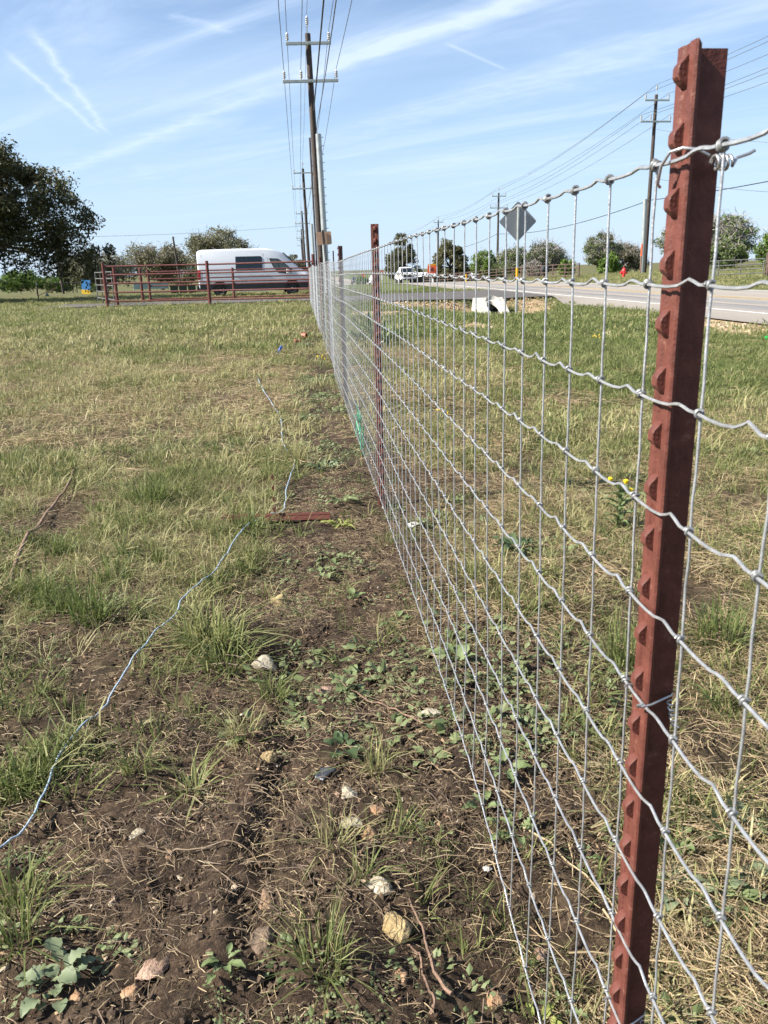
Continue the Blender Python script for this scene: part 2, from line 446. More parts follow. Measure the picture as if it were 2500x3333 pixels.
# ------------------------------------------------------------------ terrain
def soil_left(y):
    return np.interp(y, [0.3, 1.2, 1.55, 1.75, 2.1, 2.55, 3.25, 4.2, 6.4, 9.5, 15.3, 30],
                     [-2.2, -1.3, -0.78, -0.66, -0.55, -0.38, -0.25, -0.22, -0.16, -0.10, -0.05, 0.0])
def soil_right(y):
    return np.interp(y, [0.3, 1.1, 1.5, 2.0, 2.5, 3.6, 4.1, 6.2, 9, 30], [0.42, 0.50, 0.62, 0.72, 0.70, 0.62, 0.52, 0.44, 0.40, 0.36])
def gz_base(x, y):
    x = np.asarray(x, float); y = np.asarray(y, float)
    z = -2.0 * (1 - np.exp(-(np.maximum(y - 50, 0) / 80) ** 2))
    z = z + np.clip(0.03 * (x - 18), 0, 0.5)
    amp = (0.52 * sstep(y, 18.5, 24) + 0.05 * sstep(y, 6, 12)) * (1 - sstep(y, 24.9, 26.3)) + 0.25 * sstep(y, 34, 38) * (1 - sstep(y, 50, 70))
    z = z - amp * np.exp(-((x - 5.7) / 1.7) ** 2)
    z = z - 0.13 * np.exp(-((x - 0.45) / 0.35) ** 2 - ((y - 0.85) / 0.45) ** 2)
    z = z - 0.55 * np.exp(-((x - 5.85) / 0.40) ** 4) * sstep(y, 24.6, 25.0) * (1 - sstep(y, 25.8, 26.15))
    z = z + 0.12 * sstep(y, 24.8, 26.3) * (1 - sstep(y, 36.5, 38.5)) * sstep(x, 1.0, 3.5) * (1 - sstep(x, 8.0, 9.0))
    return z
def soil_mask(x, y):
    x = np.asarray(x, float); y = np.asarray(y, float)
    n = (fbm(x * 3.1, y * 2.2, 11, 4) - 0.5)
    l = sstep(x - soil_left(y) + n * 0.42, -0.08, 0.12)
    r = 1 - sstep(x - soil_right(y) + n * 0.7, -0.12, 0.16)
    m = l * r
    far = 1 - 0.22 * sstep(y, 9.0, 18.0)
    bare = 0.85 * sstep(fbm(x * 1.5 + 5, y * 1.1, 15, 5, 0.6), 0.535, 0.63) * (1 - sstep(x, 1.5, 3.5)) * (1 - 0.6 * sstep(y, 4, 14))
    return np.maximum(m * far, bare)
def gz(x, y):
    x = np.asarray(x, float); y = np.asarray(y, float)
    near = np.clip(1.0 - y / 26.0, 0, 1)
    offroad = 1 - sstep(x, 7.0, 8.0) * (1 - sstep(x, 17.0, 18.0))
    z = gz_base(x, y) + (fbm(x * 0.9, y * 0.9, 3, 3) - 0.5) * 0.045 * offroad
    s = soil_mask(x, y)
    z = z + near * (fbm(x * 7, y * 7, 21, 4, 0.6) - 0.5) * (0.024 + 0.044 * s)
    xg = -0.105 + 0.03 * np.sin(y * 4.1)
    z = z - 0.022 * np.exp(-((x - xg) / 0.05) ** 2) * sstep(y, 1.0, 1.15) * (1 - sstep(y, 2.2, 2.6)) * (0.5 + fbm(x * 4, y * 6, 131, 2))
    z = z + 0.016 * np.exp(-((x - xg + 0.07) / 0.04) ** 2) * sstep(y, 1.0, 1.15) * (1 - sstep(y, 2.2, 2.6))
    return z
def G(x, y):
    return float(gz(np.array([x]), np.array([y]))[0])
def axis(lo, hi, d0, d1, dense_lo, dense_hi, growth, far):
    a = list(np.arange(dense_lo, dense_hi + 1e-9, d0))
    st = d1
    up = dense_hi
    while up < hi:
        up += st; a.append(up); st = min(st * growth, far)
    st = d1; dn = dense_lo
    while dn > lo:
        dn -= st; a.append(dn); st = min(st * growth, far)
    return np.array(sorted(a))
gx = axis(-2600, 2600, 0.0125, 0.02, -1.25, 1.35, 1.06, 400)
gy = axis(-30, 3000, 0.0125, 0.02, 0.75, 3.4, 1.045, 400)
X, Y = np.meshgrid(gx, gy)
Z = gz(X, Y)
# real soil crumbs: extra fine relief close to the camera
cl = np.clip((4.5 - Y) / 2.5, 0, 1) * np.clip((2.2 - np.abs(X)) / 0.8, 0, 1)
Z = Z + cl * (0.5 + 0.5 * soil_mask(X, Y)) * ((fbm(X * 26, Y * 26, 41, 3, 0.65) - 0.5) * 0.028 + (vnoise(X * 62, Y * 62, 77) - 0.5) * 0.009)
V = np.stack([X.ravel(), Y.ravel(), Z.ravel()], 1)
nx, ny = len(gx), len(gy)
ii = (np.arange(ny - 1)[:, None] * nx + np.arange(nx - 1)[None, :]).ravel()
Fq = np.stack([ii, ii + 1, ii + nx + 1, ii + nx], 1)
soil_a = soil_mask(X, Y).ravel()
def gravel_mask(x, y):
    n = fbm(x * 0.9, y * 0.9, 51, 4)
    edge = sstep(x, 6.35, 7.1) * (1 - sstep(x, 8.6, 9)) * (1 - sstep(y, 17, 20)) * sstep(n, 0.34, 0.48)
    bank = sstep(y, 23.4, 24.5) * (1 - sstep(y, 27.2, 27.8)) * sstep(x, 1.6, 3.4) * (1 - sstep(x, 7.2, 8.2)) * sstep(n, 0.30, 0.46)
    p1 = np.exp(-(((x - 3.6) / 0.9) ** 2 + ((y - 15.6) / 1.6) ** 2)) * sstep(n, 0.40, 0.58)
    p2 = np.exp(-(((x - 5.4) / 1.1) ** 2 + ((y - 12.2) / 1.2) ** 2)) * sstep(n, 0.45, 0.62)
    p3 = np.exp(-(((x - 2.2) / 1.3) ** 2 + ((y - 21.5) / 1.7) ** 2)) * sstep(n, 0.36, 0.5)
    p4 = np.exp(-(((x + 7.5) / 1.6) ** 2 + ((y - 31.4) / 0.5) ** 2))
    return np.clip(edge + bank + p1 * 1.2 + p2 + p3 * 1.3 + p4, 0, 1)
gravel_a = gravel_mask(X, Y).ravel()
green_a = (0.35 * sstep(X, 1.4, 3.0) * sstep(Y, 4, 6) + sstep(X, 1.8, 4.2) * sstep(Y, 3.5, 7.5) * (1 - sstep(X, 30, 60)) * 0.85 + 0.45 * sstep(Y, 14, 26) * (1 - sstep(X, -1, 1))
           + 0.25 * fbm(X * 0.5, Y * 0.5, 61, 3)).ravel()
verge = (sstep(Y, 26, 30) * sstep(X, -8, -7) * 0).ravel()

m, nt, b = new_mat('ground_soil_and_turf')
def attr(n):
    a = nd(nt, 'ShaderNodeAttribute'); a.attribute_name = n
    return a.outputs['Fac']
def nz(scale, detail=5, rough=0.62, sy=1.0):
    tc = nd(nt, 'ShaderNodeTexCoord'); mp = nd(nt, 'ShaderNodeMapping'); mp.inputs['Scale'].default_value = (1, sy, 1)
    n = nd(nt, 'ShaderNodeTexNoise'); n.inputs['Scale'].default_value = scale; n.inputs['Detail'].default_value = detail; n.inputs['Roughness'].default_value = rough
    nt.links.new(tc.outputs['Object'], mp.inputs[0]); nt.links.new(mp.outputs[0], n.inputs['Vector'])
    return n.outputs['Fac']
def ramp(v, stops):
    rp = nd(nt, 'ShaderNodeValToRGB'); el = rp.color_ramp.elements
    while len(el) < len(stops):
        el.new(0.5)
    for i, (p, c) in enumerate(stops):
        el[i].position = p; el[i].color = c4(c)
    nt.links.new(v, rp.inputs[0])
    return rp.outputs[0]
def mixc(f, a, bb):
    n = nd(nt, 'ShaderNodeMixRGB')
    nt.links.new(f, n.inputs[0]); nt.links.new(a, n.inputs[1]); nt.links.new(bb, n.inputs[2])
    return n.outputs[0]
def mm(op, a, bb, clamp=False):
    n = nd(nt, 'ShaderNodeMath', operation=op, use_clamp=clamp)
    for i, v in enumerate((a, bb)):
        if isinstance(v, (int, float)):
            n.inputs[i].default_value = v
        else:
            nt.links.new(v, n.inputs[i])
    return n.outputs[0]
soil_c = ramp(nz(38, 8, 0.7), [(0.30, (0.022, 0.0155, 0.011)), (0.45, (0.044, 0.0305, 0.0215)), (0.60, (0.086, 0.060, 0.041)), (0.74, (0.19, 0.14, 0.095))])
soil_big = ramp(nz(2.4, 4), [(0.35, (0.6, 0.6, 0.6)), (0.7, (1.35, 1.3, 1.22))])
sm = nd(nt, 'ShaderNodeMixRGB', blend_type='MULTIPLY'); sm.inputs[0].default_value = 1
nt.links.new(soil_c, sm.inputs[1]); nt.links.new(soil_big, sm.inputs[2])
thatch = ramp(nz(60, 8, 0.75, 2.5), [(0.32, (0.040, 0.030, 0.016)), (0.50, (0.105, 0.082, 0.042)), (0.64, (0.19, 0.155, 0.080)), (0.8, (0.30, 0.26, 0.15))])
turf = ramp(nz(45, 8, 0.72), [(0.30, (0.034, 0.044, 0.014)), (0.5, (0.085, 0.105, 0.032)), (0.66, (0.145, 0.155, 0.055)), (0.82, (0.23, 0.20, 0.10))])
patch = nz(0.75, 5, 0.62)
gmix = mm('ADD', attr('green'), mm('MULTIPLY', mm('SUBTRACT', patch, 0.5), 2.4), True)
veg = mixc(gmix, thatch, turf)
sf = mm('ADD', attr('soil'), mm('MULTIPLY', mm('SUBTRACT', nz(9, 5), 0.5), 0.7), True)
col = mixc(sf, veg, sm.outputs[0])
grv = ramp(nz(34, 6, 0.8), [(0.32, (0.11, 0.08, 0.05)), (0.45, (0.25, 0.18, 0.105)), (0.58, (0.34, 0.26, 0.16)), (0.75, (0.48, 0.40, 0.28))])
gf = mm('MULTIPLY', mm('SUBTRACT', mm('ADD', attr('gravel'), mm('MULTIPLY', mm('SUBTRACT', nz(5, 5), 0.5), 0.9)), 0.28), 2.2, True)
gf2 = mm('MULTIPLY', gf, mm('GREATER_THAN', attr('gravel'), 0.02))
col = mixc(gf2, col, grv)
nt.links.new(col, b.inputs['Base Color'])
b.inputs['Roughness'].default_value = 0.95; b.inputs['Specular IOR Level'].default_value = 0.15
bp = nd(nt, 'ShaderNodeBump'); bp.inputs['Strength'].default_value = 0.8; bp.inputs['Distance'].default_value = 0.012
nt.links.new(nz(120, 5, 0.7), bp.inputs['Height'])
nt.links.new(bp.outputs[0], b.inputs['Normal'])
M['ground'] = m
ground = link_mesh('ground', np_mesh('ground', V, Fq, m, {'soil': soil_a, 'gravel': gravel_a, 'green': np.clip(green_a, 0, 1)}, True))
tag(ground, kind='structure')

# ------------------------------------------------------------------ road, driveway, markings
def sheet(name, xs, ys, mats, lift, xfun=None):
    """a sheet laid over the ground between x columns xs and y rows ys"""
    Vs = []; Fs = []
    for j, y in enumerate(ys):
        for i, x in enumerate(xs):
            xx = xfun(x, y) if xfun else x
            Vs.append((xx, y, float(gz_base(xx, y)) + lift))
    n = len(xs)
    for j in range(len(ys) - 1):
        for i in range(n - 1):
            Fs.append((j * n + i, j * n + i + 1, (j + 1) * n + i + 1, (j + 1) * n + i))
    return link_mesh(name, np_mesh(name, np.array(Vs), np.array(Fs), mats, None, True))
m, nt, b = new_mat('worn_chip_seal')
tc = nd(nt, 'ShaderNodeTexCoord'); sp = nd(nt, 'ShaderNodeSeparateXYZ'); nt.links.new(tc.outputs['Object'], sp.inputs[0])
wob = mm('MULTIPLY', mm('SUBTRACT', nz(0.6, 4), 0.5), 0.9)
u = mm('DIVIDE', mm('SUBTRACT', mm('ADD', sp.outputs[0], wob), 8.0), 8.8)
band = ramp(u, [(0.0, (0.22, 0.195, 0.165)), (0.14, (0.26, 0.23, 0.195)), (0.22, (0.24, 0.215, 0.185)), (0.27, (0.165, 0.162, 0.165)), (0.36, (0.28, 0.245, 0.205)),
                (0.45, (0.17, 0.168, 0.17)), (0.55, (0.31, 0.27, 0.215)), (0.68, (0.24, 0.215, 0.185)), (0.78, (0.31, 0.275, 0.225)), (0.88, (0.22, 0.205, 0.185)), (1.0, (0.27, 0.235, 0.20))])
gr = ramp(nz(24, 8, 0.85), [(0.3, (0.6, 0.6, 0.6)), (0.7, (1.35, 1.33, 1.3))])
mu = nd(nt, 'ShaderNodeMixRGB', blend_type='MULTIPLY'); mu.inputs[0].default_value = 1
nt.links.new(band, mu.inputs[1]); nt.links.new(gr, mu.inputs[2]); nt.links.new(mu.outputs[0], b.inputs['Base Color'])
b.inputs['Roughness'].default_value = 0.85
M['road'] = m
ys_road = np.concatenate([np.arange(-20, 60, 1.0), np.arange(60, 140, 3.0), np.arange(140, 420, 10.0)])
tag(sheet('road', np.linspace(8.0, 16.8, 10), ys_road, M['road'], 0.03), kind='structure')
M['paint_white'] = mat('worn_white_road_paint', (0.62, 0.61, 0.57), 0.7, 0, 0.15, 9)
M['paint_yellow'] = mat('worn_yellow_road_paint', (0.48, 0.33, 0.12), 0.7, 0, 0.25, 9)
for x0, x1, mt in [(9.44, 9.58, 'paint_white'), (12.72, 12.84, 'paint_yellow'), (13.02, 13.14, 'paint_yellow'), (16.2, 16.33, 'paint_white')]:
    tag(sheet('road_marking', [x0, x1], ys_road, M[mt], 0.035), kind='structure')
M['drive'] = mat('dark_driveway_asphalt', (0.075, 0.066, 0.060), 0.9, 0, 0.35, 6, 0.3, 60)
def drive_edge(t, y):
    return t
Vs = []; Fs = []
xs = np.linspace(-9.5, 8.05, 50)
for i, x in enumerate(xs):
    fl = float(sstep(x, 0.3, 3.0))
    y0 = 31.6 - 5.5 * fl; y1 = 35.0 - 1.6 * fl + 2.0 * float(sstep(x, 5, 8.5))
    for k in range(7):
        y = y0 + (y1 - y0) * k / 6
        Vs.append((x, y, float(gz_base(x, y)) + 0.034 + 0.006))
for i in range(len(xs) - 1):
    for k in range(6):
        Fs.append((i * 7 + k, (i + 1) * 7 + k, (i + 1) * 7 + k + 1, i * 7 + k + 1))
tag(link_mesh('driveway', np_mesh('driveway', np.array(Vs), np.array(Fs), M['drive'], None, True)), kind='structure')

# ------------------------------------------------------------------ woven wire fence
FX = 0.323
ROWS = [1.183 - 0.1016 * k for k in range(12)]
STAY0, STEP = 0.75, 0.111
stay_y = np.array([STAY0 + STEP * i for i in range(-11, 253)])
stay_y = stay_y + (vnoise(np.arange(len(stay_y)) * 3.7, np.zeros(len(stay_y)), 5) - 0.5) * 0.012
def fence_off(y, k):
    """slow waviness of the netting, larger away from the posts"""
    y = np.asarray(y, float)
    base = (vnoise(y * 0.8, np.zeros_like(y) + k * 0.13, 31) - 0.5)
    dz = base * (0.012 + 0.02 * sstep(y, 5, 12)) + (vnoise(y * 0.30, np.zeros_like(y), 35) - 0.5) * 0.07 * sstep(y, 4, 10)
    dx = (vnoise(y * 1.1, np.zeros_like(y) + k * 0.35, 33) - 0.5) * (0.010 + 0.04 * sstep(y, 4, 10) * sstep(k, -1, 6))
    return dx, dz
def wire_pt(y, k):
    dx, dz = fence_off(np.array([y]), k)
    bow = 0.0
    if k >= 9:
        bow = (-0.015, -0.05, -0.13)[k - 9] * math.exp(-((y - 0.9) / 0.45) ** 2)
    return FX + float(dx[0]), ROWS[k] + float(dz[0]) + bow
fence = thing('wire_fence', 'long galvanised woven wire mesh fence running away beside the bare soil strip', 'fence', (0, 0, 0))
for k in range(12):
    pts = []
    dirn = 1
    for i in range(len(stay_y) - 1):
        y0, y1 = stay_y[i], stay_y[i + 1]
        x, z = wire_pt(y0, k)
        x1, z1 = wire_pt(y1, k)
        if y0 < 5.5:
            # sagging curve, then a sharp tension crimp, in each bay
            rr = ((i * 7 + k * 3) % 5 - 2) * 0.0012
            shape = [(0, 0), (0.13, 0.0005), (0.22, 0.0052 + rr * 0.5), (0.29, 0.0078 + rr), (0.36, 0.0046), (0.46, -0.0012), (0.62, -0.0034), (0.80, -0.0028)]
            if k == 0:
                shape = [(a, bb * 0.7) for a, bb in shape]
            shape = [(a, bb * (0.40 + 0.26 * ((i * 13 + k * 7) % 11) / 10)) for a, bb in shape]
        elif y0 < 11:
            shape = [(0, 0), (0.25, 0.0034), (0.5, -0.0006)]
        else:
            shape = [(0, 0)]
        for a, bb in shape:
            pts.append((x + (x1 - x) * a, y0 + (y1 - y0) * a, z + (z1 - z) * a + bb))
    rad = 0.0019 if k == 0 else 0.0015
    MB().tube(pts, rad, 6 if k < 12 else 4).build('line_wire', M['galv'], fence, smooth=60)
# vertical stays: one mesh for each of a few shapes near the camera
def stay_mesh(seed, far):
    r_ = random.Random(seed)
    mb = MB(); pts = []
    top, bot = ROWS[0], ROWS[11]
    n = 1 if far else 4
    for k in range(11):
        for q in range(n):
            t = q / n
            z = ROWS[k] + (ROWS[k + 1] - ROWS[k]) * t
            bow = math.sin(math.pi * t) * r_.uniform(-0.0022, 0.0022) if not far else 0
            pts.append((0.0028 + r_.uniform(-0.0004, 0.0004), bow + (r_.uniform(-0.0015, 0.0015) if q == 0 else 0), z))
    pts.append((0.0028, 0, bot))
    mb.tube(pts, 0.00130, 6 if not far else 4)
    return mb.mesh('stay_wire', M['galv'], 60)
stays_near = [stay_mesh(s, False) for s in range(7)]
stays_far = [stay_mesh(s + 50, True) for s in range(3)]
for i, y in enumerate(stay_y):
    if y < 2.2:                                  # the nearest stays each follow their own knots
        r_ = random.Random(i); pts = []
        kn = [wire_pt(y, k) for k in range(12)]
        for k in range(11):
            for q in range(4):
                t_ = q / 4
                bw = math.sin(math.pi * t_)
                pts.append((kn[k][0] + (kn[k + 1][0] - kn[k][0]) * t_ + 0.0028, y + bw * r_.uniform(-0.002, 0.002), kn[k][1] + (kn[k + 1][1] - kn[k][1]) * t_))
        pts.append((kn[11][0] + 0.0028, y, kn[11][1]))
        MB().tube(pts, 0.00130, 7).build('stay_wire', M['galv'], fence, 60)
        continue
    lib = stays_near if y < 5.5 else stays_far
    dx, dz = fence_off(np.array([y]), 5)
    link_mesh('stay_wire', lib[i % len(lib)], fence, (FX + float(dx[0]), y, float(dz[0])))
# knots
def knot_mb(top):
    mb = MB(); pts = []
    turns, n = (2.2, 22) if top else (1.35, 14)
    for i in range(n + 1):
        t = i / n
        a = 2 * math.pi * turns * t + 0.6
        rad = 0.0039 if top else 0.0033
        pts.append((0.0012 + rad * math.cos(a), (t - 0.5) * (0.0075 if top else 0.0058), rad * math.sin(a)))
    mb.tube(pts, 0.0016 if top else 0.0015, 6)
    return mb
M['galv_knot'] = mat('dull_galvanised_knot', (0.21, 0.215, 0.215), 0.48, 0.55, 0.25, 80)
knot_top = knot_mb(True).mesh('knot', M['galv_knot'], 60)
knot_mid = knot_mb(False).mesh('knot', M['galv_knot'], 60)
rest = MB(); cnt = 0
order = sorted([(abs(y - 0.6) if y > 0.3 else 9 + abs(y), i, k) for i, y in enumerate(stay_y) for k in range(12)])
for d, i, k in order:
    x, z = wire_pt(stay_y[i], k)
    if cnt < 290:
        link_mesh('knot', knot_top if k == 0 else knot_mid, fence, (x, stay_y[i], z), (((i * 5 + k * 7) % 7 - 3) * 0.12, 0, ((i + k) % 3 - 1) * 0.25))
        cnt += 1
    else:
        y = stay_y[i]
        if y > 14:
            s = 0.0046
            rest.add([(x, y - s, z), (x, y + s, z), (x - s, y, z), (x + s, y, z), (x, y, z - s), (x, y, z + s)],
                     [(0, 2, 5), (2, 1, 5), (1, 3, 5), (3, 0, 5), (2, 0, 4), (1, 2, 4), (3, 1, 4), (0, 3, 4)])
        else:
            rest.lathe([(0.0025, -0.0035), (0.0048, -0.0013), (0.0048, 0.0013), (0.0025, 0.0035)], 6, 'y', (x, y, z))
o = rest.build('knot', M['galv_knot'], fence, smooth=60)
tag(o, kind='stuff')

# ------------------------------------------------------------------ steel T-posts
def tpost_shaft(height, mt):
    """studded T section: flange face at x=0 looking to -x, stem behind it"""
    prof = [(0.0022, -0.0178), (0.0002, -0.0165), (0.0, -0.0065), (0.0018, -0.0045), (0.0018, 0.0045), (0.0, 0.0065), (0.0002, 0.0165), (0.0022, 0.0178),
            (0.0052, 0.0170), (0.0064, 0.0060), (0.0090, 0.0032), (0.0345, 0.0026), (0.0345, -0.0026), (0.0090, -0.0032), (0.0064, -0.0060), (0.0052, -0.0170)]
    mb = MB()
    zs = [-0.25, height]
    n = len(prof)
    vs = [(x, y, z + (0.004 if (z > 0 and x < 0.004) else 0)) for z in zs for x, y in prof]
    fs = [(i, (i + 1) % n, n + (i + 1) % n, n + i) for i in range(n)]
    fs += [tuple(range(n))[::-1], tuple(range(n, 2 * n))]
    mb.add(vs, fs)
    me = mb.mesh('shaft', mt, 25)
    return me
def stud_mesh(mt):
    mb = MB()
    pr = [(0.002, 0.0135), (-0.0010, 0.0125), (-0.0072, 0.0060), (-0.0082, 0.0036), (-0.0082, -0.0030), (-0.0066, -0.0058), (0.002, -0.0120)]
    rows = [(-0.0056, 0.90), (-0.0047, 1.0), (0.0047, 1.0), (0.0056, 0.90)]
    n = len(pr); vs = []; fs = []
    for y, s in rows:
        vs += [(x * (s if x < 0 else 1), y, z * (0.92 + 0.08 * s)) for x, z in pr]
    for j in range(3):
        for i in range(n):
            i2 = (i + 1) % n
            fs.append((j * n + i, (j + 1) * n + i, (j + 1) * n + i2, j * n + i2))
    fs += [tuple(range(n)), tuple(range(3 * n, 4 * n))[::-1]]
    mb.add(vs, fs)
    return mb.mesh('stud', mt, 28)
stud_red, stud_dark = stud_mesh(M['post_red']), stud_mesh(M['post_dark'])
def tie_mesh(tail):
    mb = MB()
    # hook over the line wire on the field side, round the back of the stem, twisted off
    p = [(-0.004, -0.026, 0.004), (-0.0065, -0.020, 0.0), (-0.005, -0.016, -0.004), (-0.001, -0.019, -0.003), (0.008, -0.0195, -0.001), (0.020, -0.015, 0.001), (0.034, -0.008, 0.001), (0.0385, 0.0, 0.0), (0.034, 0.008, 0.0), (0.012, 0.020, 0.0),
         (-0.001, 0.0205, 0.001), (-0.005, 0.018, 0.0)]
    mb.tube(p, 0.0012, 6)
    # twisted tail
    tw = []
    for i in range(26):
        t = i / 25; a = t * math.pi * 9
        r0 = 0.0028
        tw.append((0.030 + 0.004 * t + r0 * math.cos(a), -0.012 - 0.006 * t + r0 * math.sin(a) * 0.7, -0.002 - 0.024 * t))
    tw.append((0.038, -0.022, -0.036 if tail else -0.028))
    mb.tube(tw, 0.0011, 6)
    return mb.mesh('wire_tie', M['galv_bright'], 60)
def toptie_mesh():
    mb = MB()
    mb.tube([(-0.006, 0.012, -0.020), (-0.010, 0.008, -0.018), (-0.0105, 0.002, -0.004), (-0.007, -0.006, 0.006), (0.000, -0.015, 0.008), (0.010, -0.021, 0.006), (0.020, -0.022, 0.001)], 0.0014, 7)
    co = []
    for i in range(40):
        t = i / 39; a = t * 2 * math.pi * 3.6
        co.append((0.024 + 0.014 * t, -0.0225 + 0.0055 * math.cos(a), -0.0045 + 0.0055 * math.sin(a)))
    co += [(0.044, -0.022, -0.001), (0.054, -0.023, 0.002), (0.0585, -0.023, 0.0045)]
    mb.tube(co, 0.0014, 7)
    return mb.mesh('wire_tie', M['galv_bright'], 60)
tie_a, tie_b, tie_top = tie_mesh(False), tie_mesh(True), toptie_mesh()
PG = 'steel posts along the wire fence'
posts = [  # x, y, height, turn, dark, label, tie rows
    (0.3262, 0.721, 1.267, 0.0, False, 'nearest red brown studded T-post, cut off by the bottom edge of the frame', [(0, 'top'), (5, 'a'), (9, 'b')]),
    (0.341, 3.78, 1.287, R(76), False, 'second red brown T-post along the fence, its row of studs turned towards us', [(4, 'a'), (8, 'a'), (11, 'a')]),
    (0.330, 7.02, 1.290, R(6), True, 'dark brown T-post third along the fence, its top standing just above the mesh', [(3, 'a'), (8, 'a')]),
    (0.331, 10.38, 1.200, R(4), True, 'dark T-post fourth along the fence, seen through the dense mesh', [(2, 'a')]),
    (0.333, 13.6, 1.30, R(8), False, 'T-post fifth along the fence, far along the mesh', []),
    (0.338, 16.8, 1.30, R(2), False, 'T-post sixth along the fence, far along the mesh', []),
    (0.345, 20.0, 1.31, R(3), False, 'T-post seventh along the fence, far along the mesh', []),
    (0.350, 23.2, 1.31, R(0), False, 'T-post eighth along the fence, before the sign', []),
    (0.355, 26.3, 1.31, R(0), False, 'last T-post of the wire fence, before the red pipe end post', []),
]
for px, py, hh, rz, dark, lab, ties in posts:
    t = thing('fence_post', lab, 'fence post', (px, py, 0), rz, PG)
    mt = M['post_dark'] if dark else M['post_red']
    link_mesh('shaft', tpost_shaft(hh, mt), t)
    z = hh - 0.018
    nmax = 25 if py < 5 else 24
    k = 0
    while z > 0.02 and k < nmax:
        link_mesh('stud', stud_dark if dark else stud_red, t, (0, 0, z)); z -= 0.0508; k += 1
    for row, kind in ties:
        if row > 11:
            continue
        _, zz = wire_pt(py, row)
        me = {'top': tie_top, 'a': tie_a, 'b': tie_b}[kind]
        o = link_mesh('wire_tie', me, t, (-0.0035, 0, zz), (0, 0, 0))
        if rz > 1:
            o.rotation_euler = (0, 0, R(-10))
# spare post lying on the soil
t = thing('fallen_post', 'short red brown studded post lying flat on the soil beside the blue twine', 'post', (-0.165, 3.585, G(-0.05, 3.58) + 0.024), R(-5))
sh = tpost_shaft(0.245, M['post_red'])
o = link_mesh('shaft', sh, t)
o.matrix_local = Matrix.Rotation(R(90), 4, 'Y') @ Matrix.Rotation(R(65), 4, 'Z')
for q in range(4):
    s_ = link_mesh('stud', stud_red, t); s_.matrix_local = o.matrix_local @ Matrix.Translation((0, 0, 0.035 + 0.0508 * q))

# ------------------------------------------------------------------ red pipe pens either side of the driveway
def pipe_panel(label, posts_, rails, group=None, r_post=0.055, r_rail=0.03, mt='pipe_red', skip_first=False):
    """posts_: (x, y, height) in a row; rails: heights"""
    x0, y0, _ = posts_[0]
    t = thing('pipe_fence', label, 'fence', (x0, y0, G(x0, y0)), 0, group)
    b0 = t.location.z
    for (x, y, h) in posts_:
        g = G(x, y) - b0
        MB().tube([(x - x0, y - y0, g - 0.3), (x - x0, y - y0, g + h)], r_post, 12).build('post', M[mt], t, 40)
    for z in rails:
        for (a, bb) in zip(posts_[:-1], posts_[1:]):
            ga, gb = G(a[0], a[1]) - b0, G(bb[0], bb[1]) - b0
            v = Vector((bb[0] - a[0], bb[1] - a[1], 0)).normalized() * (r_post * 0.97)
            MB().tube([(a[0] - x0 + v.x, a[1] - y0 + v.y, ga + z), (bb[0] - x0 - v.x, bb[1] - y0 - v.y, gb + z)], r_rail, 8).build('rail', M[mt], t, 40)
    return t
RAILS = [1.41, 1.12, 0.83, 0.52, 0.22]
pipe_panel('red pipe fence of five rails in front of the dark driveway, ending at the mesh', [(-6.86, 30.8, 1.53), (-3.2, 30.3, 1.53), (0.50, 29.25, 1.65)], RAILS, 'red pipe fences at the driveway')
t = thing('gate_post', 'single red pipe gate post standing just behind the left corner of the pipe fence', 'post', (-6.70, 31.75, G(-6.7, 31.75)))
MB().tube([(0, 0, -0.3), (0, 0, 1.40)], 0.058, 12).build('shaft', M['pipe_red'], t, 40)
MB().lathe([(0.058, 1.40), (0.058, 1.405), (0.03, 1.43), (0.001, 1.435)], 12).build('cap', M['pipe_red'], t, 40)
t = thing('gate_post', 'red pipe gate post at the near end of the far rails, left of its twin', 'post', (-6.53, 35.9, G(-6.5, 35.9)))
MB().tube([(0, 0, -0.3), (0, 0, 1.36)], 0.055, 12).build('shaft', M['pipe_red'], t, 40)
MB().lathe([(0.055, 1.36), (0.055, 1.365), (0.03, 1.39), (0.001, 1.395)], 12).build('cap', M['pipe_red'], t, 40)
pipe_panel('red pipe fence of four rails beyond the driveway, close in front of the white van', [(-6.22, 35.9, 1.33), (-2.74, 35.6, 1.30), (0.42, 35.2, 1.30)], [1.22, 0.93, 0.66, 0.13], 'red pipe fences at the driveway', 0.05, 0.028)
# open grey tube gate, swung away to the left
t = thing('tube_gate', 'grey tube farm gate swung open beyond the left end of the red rails', 'gate', (-6.78, 31.8, G(-6.8, 31.8)))
gd = Vector((-1.62, 4.3, 0)); gl = gd.length; gn = gd.normalized()
for k, z in enumerate([1.24, 1.0, 0.75, 0.5, 0.24]):
    MB().tube([gn * 0.08 + Vector((0, 0, z)), gn * gl + Vector((0, 0, z))], 0.022, 8).build('rail', M['gate_grey'], t, 40)
for k, s_ in enumerate([0.06, 0.34, 0.68, 1.0]):
    p = gn * (gl * s_)
    MB().tube([p + Vector((0, 0, 0.05)), p + Vector((0, 0, 1.26))], 0.021, 8).build('upright', M['rail_brown'] if k in (1, 2) else M['gate_grey'], t, 40)

